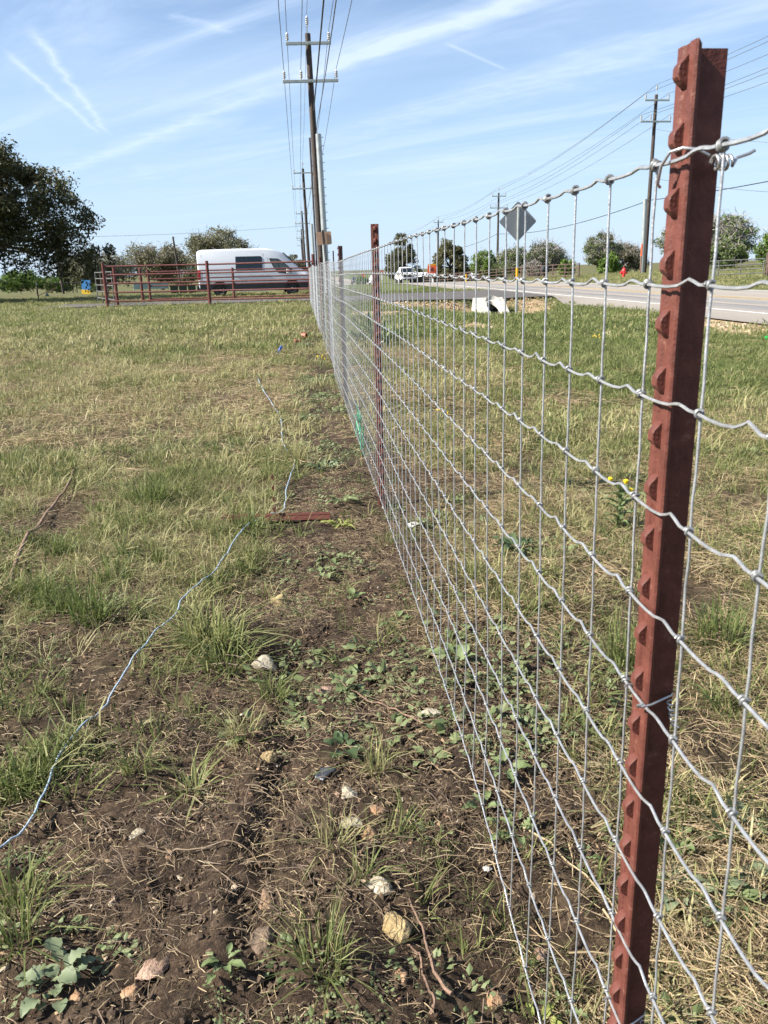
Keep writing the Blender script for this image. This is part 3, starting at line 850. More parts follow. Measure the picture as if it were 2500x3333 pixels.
# ------------------------------------------------------------------ white panel van
def loft(mb, sections, mi=0, caps=True):
    n = len(sections[0]); vs = [p for s in sections for p in s]; fs = []
    for j in range(len(sections) - 1):
        for i in range(n):
            i2 = (i + 1) % n
            fs.append((j * n + i, j * n + i2, (j + 1) * n + i2, (j + 1) * n + i))
    if caps:
        fs.append(tuple(range(n))[::-1]); fs.append(tuple(range((len(sections) - 1) * n, len(sections) * n)))
    return mb.add(vs, fs, mi)
def car_section(x, zb, zt, wb, wt, zbelt, rad=0.12):
    """closed ring in the y-z plane at length x; half width wb up to the belt, wt under the roof edge"""
    r = min(rad, (zt - zbelt) * 0.45 + 0.001)
    half = [(wb * 0.96, zb), (wb, zb + 0.10), (wb, zbelt * 0.5 + zb * 0.5), (wb * 0.995, zbelt), (wt + 0.01, zt - r), (wt - r * 0.25, zt - r * 0.3), (wt - r, zt), (wt * 0.45, zt + 0.012)]
    return [(x, y, z) for y, z in half] + [(x, -y, z) for y, z in half[::-1]]
van = thing('panel_van', 'white panel van parked side-on behind the red pipe rails', 'van', (-4.86, 41.9, G(-2.5, 41.3)), R(5.0))
van.scale = (0.925, 0.95, 0.885)
mb = MB()
secs = []
for x, zb, zt, wb, wt, zbelt in [(0.00, 0.46, 2.30, 0.94, 0.82, 1.25), (0.04, 0.42, 2.40, 0.985, 0.86, 1.25), (0.25, 0.40, 2.46, 1.0, 0.88, 1.25), (2.2, 0.40, 2.49, 1.0, 0.88, 1.25),
                                 (3.55, 0.40, 2.47, 1.0, 0.87, 1.25), (4.0, 0.40, 2.40, 1.0, 0.85, 1.24), (4.35, 0.40, 2.24, 1.0, 0.82, 1.22), (4.7, 0.40, 1.94, 0.995, 0.80, 1.18),
                                 (5.05, 0.40, 1.60, 0.985, 0.80, 1.12), (5.22, 0.40, 1.42, 0.98, 0.82, 1.10), (5.5, 0.40, 1.30, 0.96, 0.82, 1.05), (5.80, 0.42, 1.12, 0.90, 0.78, 0.96), (5.93, 0.48, 0.98, 0.80, 0.70, 0.86), (5.97, 0.55, 0.88, 0.70, 0.62, 0.78)]:
    secs.append(car_section(x, zb, zt, wb, wt, zbelt))
loft(mb, secs)
mb.build('body', M['van_white'], van, 32)
SIDE = -1.0
def side_panel(pts, d=0.012, off=0.002):
    """flat panel standing proud of the near side; pts are (x, z)"""
    def yy(z):
        return -(1.0 if z <= 1.25 else 1.0 - (z - 1.25) / 1.1 * 0.115)
    mb = MB()
    a = [(x, yy(z) - off, z) for x, z in pts]
    mb.prism(a, (0, -d, 0))
    return mb
side_panel([(0.06, 0.36), (5.75, 0.36), (5.86, 0.60), (5.80, 0.68), (0.06, 0.68)], 0.02).build('side_cladding', M['black_plastic'], van)
side_panel([(1.62, 0.27), (4.05, 0.27), (4.05, 0.38), (1.62, 0.38)], 0.012, -0.01).build('sill_panel', M['van_white'], van)
w = side_panel([(1.93, 1.36), (3.30, 1.36), (3.31, 2.00), (3.24, 2.08), (1.95, 2.08)]).build('side_window', M['glass_dark'], van)
w = side_panel([(3.68, 1.90), (3.70, 1.96), (4.12, 1.93), (4.40, 1.74), (4.83, 1.36), (4.80, 1.20), (4.50, 1.14), (4.10, 1.20), (3.86, 1.50)]).build('cab_window', M['black_plastic'], van)
side_panel([(3.74, 1.87), (4.11, 1.89), (4.15, 1.30), (4.09, 1.26), (3.93, 1.48)], 0.006, 0.012).build('pane', M['glass_cab'], w)
side_panel([(4.17, 1.85), (4.36, 1.72), (4.66, 1.44), (4.62, 1.26), (4.19, 1.27)], 0.006, 0.012).build('pane', M['glass_cab'], w)
for x0, x1, z0, z1 in [(1.88, 1.895, 0.70, 2.2), (3.36, 3.375, 0.70, 2.2), (3.58, 3.592, 0.6, 2.0), (0.30, 1.86, 1.155, 1.168), (0.22, 0.232, 0.7, 2.2)]:
    side_panel([(x0, z0), (x1, z0), (x1, z1), (x0, z1)], 0.002).build('panel_gap', M['black_plastic'], van)
side_panel([(1.92, 1.08), (3.34, 1.08), (3.34, 1.13), (1.92, 1.13)], 0.008).build('door_track', M['van_white'], van)
for x in (1.97, 3.50):
    side_panel([(x, 1.02), (x + 0.16, 1.02), (x + 0.16, 1.07), (x, 1.07)], 0.03).build('door_handle', M['black_plastic'], van)
mb = MB()
mb.prism([(-0.012, -0.985, 0.92), (-0.012, -0.985, 1.36), (-0.012, -0.90, 1.40), (-0.012, -0.90, 0.90)], (0.16, 0, 0)); mb.box(-0.01, 0.13, -1.003, -0.98, 0.94, 1.34)
mb.build('tail_lamp', M['lamp_red'], van, bevel=0.01)
MB().box(-0.11, 0.14, -0.96, 0.96, 0.40, 0.62).build('rear_bumper', M['black_plastic'], van, bevel=0.03)
mb = MB(); mb.prism([(5.62, -0.98, 0.36), (6.00, -0.74, 0.34), (6.06, 0, 0.33), (6.00, 0.74, 0.34), (5.62, 0.98, 0.36)], (0, 0, 0.38))
mb.build('front_bumper', M['black_plastic'], van, bevel=0.03)
side_panel([(5.30, 1.02), (5.62, 0.92), (5.72, 0.78), (5.60, 0.76), (5.40, 0.86)], 0.015, -0.03).build('headlamp', M['lamp_clear'], van)
mb = MB(); mb.box(4.52, 4.68, -1.30, -1.12, 1.14, 1.44); mb.box(4.56, 4.62, -1.13, -0.97, 1.18, 1.26)
mb.build('door_mirror', M['van_white'], van, bevel=0.03)
mb = MB(); mb.prism([(4.42, -0.76, 2.24), (5.08, -0.74, 1.62), (5.08, 0.74, 1.62), (4.42, 0.76, 2.24)], (0.02, 0, 0.02)); mb.build('windscreen', M['glass_cab'], van)
def wheel(parent, x, y, r, w, side, tmat='tyre', rmat='rim'):
    wh = MB().lathe([(r * 0.55, -w / 2), (r * 0.92, -w / 2), (r, -w * 0.36), (r, w * 0.36), (r * 0.92, w / 2), (r * 0.55, w / 2)], 28, 'y', (0, 0, 0)).build('wheel', M[tmat], parent, 40, (x, y, r))
    s = side
    MB().lathe([(r * 0.56, s * (w / 2 - 0.02)), (r * 0.55, s * (w / 2 + 0.006)), (r * 0.42, s * (w / 2 - 0.03)), (r * 0.20, s * (w / 2 - 0.02)), (r * 0.16, s * (w / 2 + 0.025)), (0.01, s * (w / 2 + 0.03))], 24, 'y').build('rim', M[rmat], wh, 40)
    return wh
def arch(parent, x, r, y, mt='black_plastic'):
    mb = MB(); n = 14; vs = []; fs = []
    for i in range(n + 1):
        a = math.pi * i / n
        for rr, yo in ((r * 1.12, -0.001), (r * 1.34, -0.001), (r * 1.34, -0.02), (r * 1.12, -0.02)):
            vs.append((x + rr * math.cos(a), y + yo, r + rr * math.sin(a)))
    for i in range(n):
        for k in range(4):
            fs.append((i * 4 + k, i * 4 + (k + 1) % 4, (i + 1) * 4 + (k + 1) % 4, (i + 1) * 4 + k))
    mb.add(vs, fs).build('wheel_arch', M[mt], parent, 40)
    mb = MB(); pts = [(x + r * 1.13 * math.cos(math.pi * i / n), y - 0.012, r + r * 1.13 * math.sin(math.pi * i / n)) for i in range(n + 1)]
    pts = [(x + r * 1.13, y - 0.012, 0.36)] + pts + [(x - r * 1.13, y - 0.012, 0.36)]
    mb.prism(pts, (0, -0.011, 0)).build('wheel_well', M['black'], parent)
for x in (1.06, 4.80):
    arch(van, x, 0.35, -0.999)
    wheel(van, x, -0.90, 0.35, 0.24, -1)
    wheel(van, x, 0.88, 0.35, 0.24, 1)

# ------------------------------------------------------------------ pickup and far cars on the road
def pickup(label, x, y, rz, paint, cat='pickup'):
    t = thing('pickup_truck', label, cat, (x, y, float(gz_base(x, y)) + 0.036), rz)
    mb = MB()    # length runs along local -y (front) ; width x
    def sec(y, zb, zt, w, wt, zbelt):
        return [(p[1], y, p[2]) for p in car_section(0, zb, zt, w, wt, zbelt, 0.1)]
    s = [sec(-2.80, 0.55, 0.95, 0.80, 0.72, 0.85), sec(-2.70, 0.48, 1.12, 0.94, 0.86, 1.0), sec(-2.3, 0.45, 1.22, 0.98, 0.88, 1.08), sec(-1.35, 0.45, 1.27, 0.99, 0.86, 1.12),
         sec(-0.65, 0.45, 1.84, 0.99, 0.70, 1.15), sec(-0.35, 0.45, 1.92, 0.99, 0.68, 1.15), sec(0.9, 0.45, 1.93, 0.99, 0.68, 1.15), sec(1.15, 0.45, 1.85, 0.99, 0.68, 1.15), sec(1.2, 0.45, 1.28, 0.99, 0.86, 1.15), sec(2.9, 0.5, 1.28, 0.98, 0.86, 1.15)]
    loft(mb, s); mb.build('body', paint, t, 35)
    MB().prism([(-0.78, -1.31, 1.30), (0.78, -1.31, 1.30), (0.66, -0.68, 1.80), (-0.66, -0.68, 1.80)], (0, -0.03, 0.02)).build('windscreen', M['glass_dark'], t)
    MB().box(-0.62, 0.62, -2.83, -2.70, 0.74, 1.05).build('grille', M['black_plastic'], t, bevel=0.02)
    MB().box(-0.90, 0.90, -2.86, -2.66, 0.46, 0.60).build('bumper', M['black_plastic'], t, bevel=0.02)
    for s_ in (-1, 1):
        MB().box(s_ * 0.78 - 0.13, s_ * 0.78 + 0.13, -2.79, -2.66, 0.90, 1.06).build('headlamp', M['lamp_clear'], t, bevel=0.02)
        MB().box(s_ * 1.11 - 0.10, s_ * 1.11 + 0.10, -0.95, -0.85, 1.18, 1.40).build('door_mirror', paint, t, bevel=0.02)
        for yy in (-1.85, 1.75):
            wh = MB().lathe([(0.2, -0.13), (0.36, -0.13), (0.39, -0.08), (0.39, 0.08), (0.36, 0.13), (0.2, 0.13)], 18, 'x').build('wheel', M['tyre'], t, 40, (s_ * 0.87, yy, 0.39))
            MB().lathe([(0.21, s_ * 0.10), (0.20, s_ * 0.135), (0.03, s_ * 0.12)], 14, 'x').build('rim', M['rim'], wh, 40)
    return t
pk = pickup('white pickup truck driving towards us on the road', 12.2, 97.0, R(0), M['truck_white'])
pk.scale = (0.93, 0.93, 0.93)
M['car_dark'] = mat('dark_grey_car_paint', (0.045, 0.047, 0.05), 0.3, 0, 0.1, 3)
def car(label, x, y, rz, paint, h=1.5):
    t = thing('car', label, 'car', (x, y, float(gz_base(x, y)) + 0.036), rz)
    mb = MB()
    def sec(y, zb, zt, w, wt, zbelt):
        return [(p[1], y, p[2]) for p in car_section(0, zb, zt, w, wt, zbelt, 0.1)]
    k = h / 1.5
    s = [sec(-2.25, 0.4, 0.72, 0.75, 0.68, 0.65), sec(-2.1, 0.3, 0.85, 0.88, 0.80, 0.75), sec(-1.0, 0.28, 1.0, 0.9, 0.8, 0.88), sec(-0.3, 0.28, 1.42 * k, 0.9, 0.62, 0.9), sec(0.9, 0.28, 1.46 * k, 0.9, 0.62, 0.9), sec(1.9, 0.3, 1.05 * k, 0.88, 0.76, 0.9), sec(2.2, 0.38, 0.95, 0.8, 0.7, 0.8)]
    loft(mb, s); mb.build('body', paint, t, 35)
    MB().prism([(-0.70, -0.93, 1.04), (0.70, -0.93, 1.04), (0.58, -0.34, 1.38 * k), (-0.58, -0.34, 1.38 * k)], (0, -0.02, 0.02)).build('windscreen', M['glass_dark'], t)
    for s_ in (-1, 1):
        MB().box(s_ * 0.65 - 0.14, s_ * 0.65 + 0.14, -2.2, -2.05, 0.62, 0.76).build('headlamp', M['lamp_clear'], t)
        for yy in (-1.4, 1.35):
            MB().lathe([(0.1, -0.1), (0.32, -0.1), (0.32, 0.1), (0.1, 0.1)], 16, 'x').build('wheel', M['tyre'], t, 40, (s_ * 0.80, yy, 0.32))
    return t
car('dark car far down the road, seen through the mesh left of the second post', 11.6, 175.0, 0, M['car_dark'])
car('small pale car far down the road, close beside the second post', 14.5, 165.0, R(180), M['truck_white'], 1.75)

# ------------------------------------------------------------------ utility poles and their lines
def insulator(parent, x, y, z, h=0.38, r=0.075):
    pr = [(0.03, 0), (0.03, h * 0.18)]
    for q in range(4):
        zz = h * (0.2 + 0.17 * q)
        pr += [(r * 0.55, zz), (r, zz + h * 0.05), (r * 0.95, zz + h * 0.09), (r * 0.5, zz + h * 0.12)]
    pr += [(0.03, h * 0.92), (0.02, h)]
    return MB().lathe(pr, 10, 'z').build('insulator', M['porcelain'], parent, 50, (x, y, z))
def utility_pole(label, x, y, h, lean=0.0, group=None, arms=True, zb=None):
    zb = G(x, y) if zb is None else zb
    t = thing('utility_pole', label, 'utility pole', (x, y, zb), 0, group)
    t.rotation_euler = (0, lean, 0)
    pts = [(0, 0, -0.5)] + [(0, 0, h * k / 8) for k in range(1, 9)]
    MB().tube(pts, [0.175 - 0.055 * k / 8 for k in range(9)], 14).build('pole_shaft', M['wood_pole'], t, 40)
    ins = []
    if arms:
        for z, a, b, offs in ((h - 0.42, -0.98, 0.98, (-0.9, 0.9)), (h - 1.90, -1.22, 1.22, (-1.14, -0.40, 1.14))):
            am = MB().box(a, b, -0.25, -0.14, z - 0.06, z + 0.06).build('crossarm', M['arm_grey'], t, bevel=0.01)
            for o in offs:
                insulator(am, o, -0.195, z + 0.06)
                ins.append((x + o, y - 0.195, zb + z + 0.45))
            MB().tube([(0, -0.26, z), (0, 0.2, z)], 0.02, 8).build('bolt', M['steel'], am, 40)
        MB().tube([(0, -0.05, h - 0.1), (0, -0.05, h + 0.32)], 0.022, 6).build('pole_top_pin', M['steel'], t, 40)
        insulator(t, 0, -0.05, h + 0.26, 0.42)
        ins.append((x, y - 0.05, zb + h + 0.68))
    return t, ins
UG = 'utility poles of the line beside the wire fence'
lab = ['tall dark wooden utility pole with two crossarms, nearest in the row beside the fence', 'second wooden utility pole of the row beside the fence', 'third wooden utility pole of the row beside the fence',
       'fourth wooden utility pole of the row, small and far off', 'fifth wooden utility pole of the row, farthest and smallest to be seen']
left_ins = []
for k, (x, y) in enumerate([(1.10, 40.0), (1.12, 89.0), (1.14, 138.0), (1.2, 190.0), (1.25, 245.0)]):
    hh = 11.0 if k == 0 else 11.0 - G(x, y) * (1.0 if k < 2 else 0.45)
    t, ins = utility_pole(lab[k], x, y, hh, R(-1.0), UG)
    left_ins.append([(a + math.sin(R(-1.0)) * c, b_, c) for a, b_, c in ins])
    if k == 0:
        pole1 = t
RG = 'utility poles of the line across the road'
lab = ['tall dark utility pole across the road with a paler steel stub beside it', 'second utility pole across the road, left of the diamond sign', 'third utility pole across the road, behind the orange sign', 'fourth utility pole across the road, faint beyond the cedar trees']
right_ins = []
for k, (x, y, h) in enumerate([(27.68, 66.0, 13.1), (27.2, 115.0, 11.2), (27.4, 166.0, 11.4), (27.0, 215.0, 11.0)]):
    t, ins = utility_pole(lab[k], x, y, h, R(0.3), RG)
    right_ins.append(ins)
def steel_stub(label, x, y, h, r, steps):
    t = thing('steel_pole', label, 'steel pole', (x, y, G(x, y)), 0)
    t.rotation_euler = (0, R(-1.0), 0)
    MB().tube([(0, 0, -0.4), (0, 0, h)], r, 18).build('shaft', M['steel'], t, 40)
    MB().lathe([(r, h), (r, h + 0.02), (r * 0.6, h + 0.05)], 16).build('cap', M['steel'], t, 40)
    if steps:
        me = MB().tube([(r - 0.02, 0, 0), (r + 0.07, 0, 0), (r + 0.075, 0, 0.03)], 0.013, 6).mesh('step_bolt', M['steel'])
        for q in range(17):
            link_mesh('step_bolt', me, t, (0, 0, 1.2 + q * 0.34))
    return t
steel_stub('round grey steel pole with step bolts standing against the nearest utility pole', 1.26, 38.6, 6.75, 0.125, True)
steel_stub('grey steel pole standing against the utility pole across the road', 27.32, 65.6, 5.6, 0.16, False)
steel_stub('grey steel pole at the foot of the second utility pole beside the fence', 1.62, 87.5, 6.0, 0.14, False)
steel_stub('grey steel pole at the foot of the third utility pole across the road', 27.9, 165.0, 7.5, 0.2, False)
# thin cable riser clamped up the wood pole
t = thing('riser_conduit', 'thin dark conduit running up the left side of the nearest utility pole', 'conduit', (0.86, 39.7, G(0.86, 39.7)))
MB().tube([(0, 0, 0), (-0.03, 0, 2.5), (-0.075, 0, 6.8)], 0.04, 8).build('pipe', M['wood_pole'], t, 40)
def wire(label, pts, sag, r=0.012, mt='cable', group='power lines', n=20, name='power_line', cat='power line'):
    allp = []
    for a, b in zip(pts[:-1], pts[1:]):
        a, b = Vector(a), Vector(b)
        for k in range(n + (1 if b == Vector(pts[-1]) else 0)):
            t = k / n
            p = a.lerp(b, t); p.z -= sag * 4 * t * (1 - t)
            allp.append(p)
    o = MB().tube(allp, r, 5).build(name, M[mt], None, 80)
    return tag(o, label, cat, group)
wlab = ['power line on the left end of the upper crossarm of the near pole', 'power line on the right end of the upper crossarm of the near pole', 'power line on the left end of the lower crossarm of the near pole',
        'power line on the left middle insulator of the lower crossarm', 'power line on the right end of the lower crossarm of the near pole', 'power line on the pin at the very top of the near pole']
for q in range(6):
    pts = [left_ins[k][q] for k in range(5)]
    p0 = Vector(pts[0]); first = p0 + Vector((0.0, -49, -0.1))
    wire(wlab[q], [tuple(first)] + pts, 0.55, 0.013 if q != 5 else 0.010)
wire('thick black cable climbing from the near utility pole out of the top of the frame', [(1.05, -9, 8.9), (1.02, 39.9, 7.9)], 0.25, 0.026, 'cable_black', n=30, group=None, cat='cable', name='black_cable')
wire('thinner grey cable running lower along the row of poles past the steel pole', [(1.15, -9, 7.9), (1.15, 39.8, 7.4), (1.15, 89, 7.2), (1.15, 138, 6.8)], 0.7, 0.016, 'cable', n=24, group=None, cat='cable', name='grey_cable')
rlab = ['left wire of the upper crossarm across the road', 'right wire of the upper crossarm across the road', 'left wire of the lower crossarm across the road', 'middle wire of the lower crossarm across the road',
        'right wire of the lower crossarm across the road', 'wire on the top pin of the pole across the road']
for q in range(6):
    pts = [right_ins[k][q] for k in range(4)]
    p0 = Vector(pts[0]); first = p0 + Vector((1.0, -52, 0.6))
    wire(rlab[q], [tuple(first)] + pts, 0.7, 0.016)
wire('dark cable slung low across the road from the pole there to the second pole', [(29.5, 14, 7.2), (27.6, 65.8, 5.75), (27.1, 114.8, 5.3), (27.3, 166, 4.6)], 0.75, 0.030, 'cable_black', group=None, cat='cable', name='black_cable')
wire('thin service wire falling to the right from the pole across the road', [(27.7, 65.9, 10.9), (40, 50, 7.5)], 0.5, 0.014, group=None, cat='cable', name='service_wire')
wire('thin lower service wire falling to the right behind the nearest post', [(27.7, 65.9, 7.4), (44, 55, 5.2)], 0.6, 0.014, group=None, cat='cable', name='service_wire')
wire('thin service wire reaching left from the fence row above the trees', [(1.1, 138, 8.0), (-55, 105, 6.5)], 0.9, 0.02, group=None, cat='cable', name='service_wire')

# ------------------------------------------------------------------ signs and roadside pieces
def rounded(w, h, r, n=4):
    p = []
    for cx, cy, a0 in ((w / 2 - r, h / 2 - r, 0), (-w / 2 + r, h / 2 - r, 90), (-w / 2 + r, -h / 2 + r, 180), (w / 2 - r, -h / 2 + r, 270)):
        for k in range(n + 1):
            a = R(a0 + 90 * k / n)
            p.append((cx + r * math.cos(a), cy + r * math.sin(a)))
    return p
# tan sign back on a dark perforated post
t = thing('sign', 'tan back of a small sign on a dark perforated post by the far fence end', 'sign', (0.80, 24.0, G(0.8, 24)), 0)
MB().prism([(x - 0.055, 0.035, z + 1.965) for x, z in rounded(0.42, 0.345, 0.04)], (0, 0.006, 0)).build('sign_panel', M['sign_tan'], t, rot=(0, R(-3), 0), loc=(0.10, 0, 0))
MB().box(-0.028, 0.028, -0.02, 0.02, -0.3, 2.18).build('sign_post', M['black_plastic'], t, rot=(0, R(-4), 0), loc=(0.07, 0, 0))
mh = MB().box(-0.012, 0.012, -0.0235, -0.0195, -0.012, 0.012).mesh('post_hole', M['steel'])
for q in range(14):
    link_mesh('post_hole', mh, t, (0.07 - math.sin(R(4)) * (1.15 + q * 0.05), 0, 1.15 + q * 0.05))
t = thing('fence_post', 'short red brown T-post beside the foot of the tan sign', 'fence post', (0.98, 24.3, G(0.98, 24.3)), 0, PG)
link_mesh('shaft', tpost_shaft(1.62, M['post_red']), t)
for q in range(5):
    link_mesh('stud', stud_red, t, (0, 0, 1.60 - q * 0.0508))
# diamond warning sign seen from behind
sx, sy = 5.22, 20.0
t = thing('warning_sign', 'grey back of a diamond shaped warning sign on a round steel post beside the ditch', 'sign', (sx, sy, G(sx, sy)), 0)
q = [(x * 0.7071 - z * 0.7071, x * 0.7071 + z * 0.7071) for x, z in rounded(0.65, 0.65, 0.045)]
sg = 2.10 - G(sx, sy)
MB().prism([(x, 0.034, z + sg) for x, z in q], (0, 0.004, 0)).build('sign_panel', M['sign_alu'], t)
MB().tube([(0, 0, -0.3), (0.0, 0, sg + 0.33)], 0.030, 14).build('sign_post', M['steel'], t, 40)
MB().tube([(0, 0, 0.92), (0, 0, 1.19)], 0.0325, 14).build('reflector_band', M['amber'], t, 40)
MB().box(-0.06, 0.06, -0.05, 0.02, -0.05, 0.10).build('anchor_sleeve', M['steel'], t, bevel=0.015)
# sloping concrete culvert end
t = thing('culvert_end', 'pale sloping concrete culvert end with a dark round mouth, set in the gravel bank', 'culvert', (5.90, 24.72, -0.36), 0)
mb = MB(); n = 32
def outer(a):
    c, s_ = math.cos(a), math.sin(a); k = 1 / max(abs(c), abs(s_))
    return c * k, s_ * k
def slab_pt(u, v, dn):
    # u across, v up the slope (-1..1), dn into the bank
    x = u * (0.43 + 0.03 * v) - 0.10 + (v + 1) * -0.0
    yy = 0.38 * (v + 1); z = 0.27 * (v + 1)
    return (x - 0.10 * (v + 1) * 0.9 + 0.12, yy + dn * 0.55, z - dn * 0.83)
vs = []; fs = []
for i in range(n):
    a = 2 * math.pi * i / n
    u, v = outer(a)
    iu, iv = 0.44 * math.cos(a) + 0.02, 0.80 * math.sin(a) - 0.16 - (0.18 if math.sin(a) < 0 else 0) * abs(math.sin(a))
    vs += [slab_pt(u, v, 0), slab_pt(iu, iv, 0), slab_pt(u, v, 0.60), slab_pt(iu * 0.86, iv * 0.9, 0.10)]
for i in range(n):
    j = (i + 1) % n
    fs += [(i * 4, j * 4, j * 4 + 1, i * 4 + 1), (i * 4 + 2, j * 4 + 2, j * 4, i * 4), (i * 4 + 1, j * 4 + 1, j * 4 + 3, i * 4 + 3)]
mb.add(vs, fs).build('sloped_slab', M['concrete'], t, 30)
vs = []; fs = []
for i in range(n):
    a = 2 * math.pi * i / n
    iu, iv = 0.44 * math.cos(a) + 0.02, 0.80 * math.sin(a) - 0.16 - (0.18 if math.sin(a) < 0 else 0) * abs(math.sin(a))
    p0 = slab_pt(iu * 0.86, iv * 0.9, 0.10)
    cx, cz = 0.02 - 0.02, 0.20
    p1 = (cx + 0.25 * math.cos(a) - 0.03, 0.52 + 0.16 * math.sin(a), cz + 0.10 + 0.30 * math.sin(a)); p2 = (p1[0] - 0.10, 1.05, p1[2] * 0.9 + 0.04)
    vs += [p0, p1, p2]
for i in range(n):
    j = (i + 1) % n
    fs += [(i * 3, j * 3, j * 3 + 1, i * 3 + 1), (i * 3 + 1, j * 3 + 1, j * 3 + 2, i * 3 + 2)]
fs.append(tuple(i * 3 + 2 for i in range(n)))  # added end cap closing the pipe, coloured dark like its depth
mb = MB().add(vs, fs)
M['shade_concrete'] = mat('concrete_painted_shade', (0.075, 0.070, 0.062), 0.9, 0, 0.3, 5)  # concrete coloured darker to paint the shade inside the pipe
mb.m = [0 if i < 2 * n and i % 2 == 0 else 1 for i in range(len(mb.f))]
mb.build('pipe_mouth', [M['concrete'], M['shade_concrete']], t, 50)

def board_sign(name, label, x, y, z0, z1, w, mt, post_mt='steel', shape='rect', zb=None):
    zb = G(x, y)
    t = thing(name, label, 'sign', (x, y, zb), 0)
    MB().tube([(0, 0.05, -0.3), (0, 0.05, z1)], 0.045, 8).build('sign_post', M[post_mt], t, 40)
    h = z1 - z0
    pts = {'rect': [(x_, z_ + (z0 + z1) / 2) for x_, z_ in rounded(w, h, 0.05)], 'school': [(-w / 2, z0), (w / 2, z0), (w / 2, z0 + h * 0.55), (0, z1), (-w / 2, z0 + h * 0.55)]}[shape]
    MB().prism([(a, 0, b_) for a, b_ in pts][::-1], (0, -0.02, 0)).build('sign_panel', M[mt], t)
    return t
t = board_sign('construction_sign', 'square orange construction sign with a black symbol below the cedar trees', 15.75, 100.0, 1.55, 2.42, 1.05, 'orange')
t.location.z = 0.46 - 1.55
mb = MB(); 
ring = []
for i in range(20):
    a = 2 * math.pi * i / 19
    ring.append((0.02 + 0.17 * math.cos(a), -0.035, 2.02 + 0.17 * math.sin(a)))
mb.tube(ring, 0.035, 5); mb.box(-0.06, 0.12, -0.04, -0.022, 1.96, 2.06); mb.box(-0.16, 0.10, -0.04, -0.022, 1.82, 1.87)
mb.build('symbol', M['black'], t)
MB().prism([(-0.50, 0.0, 2.44), (0.50, 0.0, 2.44), (0.50, 0.0, 2.62), (-0.50, 0.0, 2.62)][::-1], (0, -0.02, 0)).build('upper_plate', M['amber'], t)
t = board_sign('school_sign', 'small yellow pentagon sign above the white pickup', 12.92, 105.0, 1.30, 1.80, 0.50, 'yellow', shape='school'); t.location.z = 0.55 - 1.30
t = board_sign('road_sign', 'small red and white sign far down the road', 11.7, 120.0, 1.30, 1.62, 0.32, 'lamp_red'); t.location.z = -0.70
MB().box(-0.13, 0.13, -0.03, 0.0, 0.35, 1.27).build('lower_panel', M['white'], t)
t = board_sign('orange_sign', 'tiny orange sign far down the road left of the second post', 11.9, 158.0, 1.2, 1.9, 0.7, 'orange')
def marker(label, x, y, h, r, m1, m2, frac=0.3):
    t = thing('marker_post', label, 'marker post', (x, y, G(x, y)), 0)
    MB().tube([(0, 0, -0.2), (0, 0, h * (1 - frac))], r, 10).build('shaft', M[m1], t, 40)
    MB().tube([(0, 0, h * (1 - frac)), (0, 0, h)], r * 1.05, 10).build('top_band', M[m2], t, 40)
marker('white marker post with an orange head left of the pickup', 9.15, 78.0, 0.72, 0.05, 'white', 'amber', 0.3)
marker('yellow marker post at the far road edge below the orange sign', 16.9, 85.0, 0.75, 0.07, 'yellow', 'amber')
marker('short white marker post at the far road edge right of the pickup', 14.6, 92.0, 0.42, 0.07, 'white', 'white')
marker('orange marker standing against the pole across the road', 26.95, 65.0, 2.3, 0.06, 'stick', 'orange', 0.4)
# mailbox
t = thing('mailbox', 'black mailbox on a white post with an orange band beyond the road', 'mailbox', (16.95, 57.0, G(16.95, 57)), 0)
mb = MB(); pr = [(-0.20, 0.80), (0.20, 0.80), (0.20, 0.95)] + [(0.20 * math.cos(R(a)), 0.95 + 0.10 * math.sin(R(a))) for a in range(0, 181, 30)] 
mb.prism([(x - 0.10, -0.25, z) for x, z in pr], (0, 0.5, 0)).build('box', M['black_plastic'], t)
MB().tube([(0, 0, -0.2), (0, 0, 0.5)], 0.045, 8).build('post', M['white'], t, 40)
MB().tube([(0, 0, 0.5), (0, 0, 0.80)], 0.046, 8).build('post_band', M['amber'], t, 40)
# hydrant
t = thing('fire_hydrant', 'red fire hydrant on the grass beyond the road', 'hydrant', (21.65, 55.0, G(21.65, 55)), 0)
MB().lathe([(0.17, -0.1), (0.17, 0.05), (0.11, 0.06), (0.11, 0.44), (0.15, 0.45), (0.15, 0.50), (0.12, 0.58), (0.06, 0.66), (0.03, 0.67), (0.03, 0.73)], 14).build('barrel', M['hydrant'], t, 40)
MB().lathe([(0.075, -0.24), (0.075, 0.24)], 10, 'x', (0, 0, 0.36)).build('side_nozzle', M['hydrant'], t, 40)
MB().lathe([(0.085, -0.22), (0.085, -0.05)], 10, 'y', (0, 0, 0.36)).build('front_nozzle', M['hydrant'], t, 40)
# dark rail fence beyond the road, with posts
def rail_fence(name, label, pts, h, rails, mt, rp=0.05, rr=0.03, group=None):
    x0, y0 = pts[0]; b0 = G(x0, y0)
    t = thing(name, label, 'fence', (x0, y0, b0), 0, group)
    for i, (x, y) in enumerate(pts):
        g = G(x, y) - b0
        MB().tube([(x - x0, y - y0, g - 0.3), (x - x0, y - y0, g + h)], rp, 7).build('post', M[mt], t, 40)
    for z in rails:
        MB().tube([(x - x0, y - y0, G(x, y) - b0 + z) for x, y in pts], rr, 6).build('rail', M[mt], t, 40)
    return t
rail_fence('rail_fence', 'rusty brown rail fence running along the far side of the road', [(20.0 + 0.05 * k, 108 - 3.1 * k) for k in range(16)], 1.15, [1.08, 0.80, 0.5, 0.22], 'rail_brown', 0.06, 0.035)
rail_fence('rail_fence', 'brown rail fence right of the grey gate across the road', [(24.2 + 0.25 * k, 42.0 - 3.0 * k) for k in range(7)], 1.25, [0.95, 0.5], 'rail_brown', 0.07, 0.04)
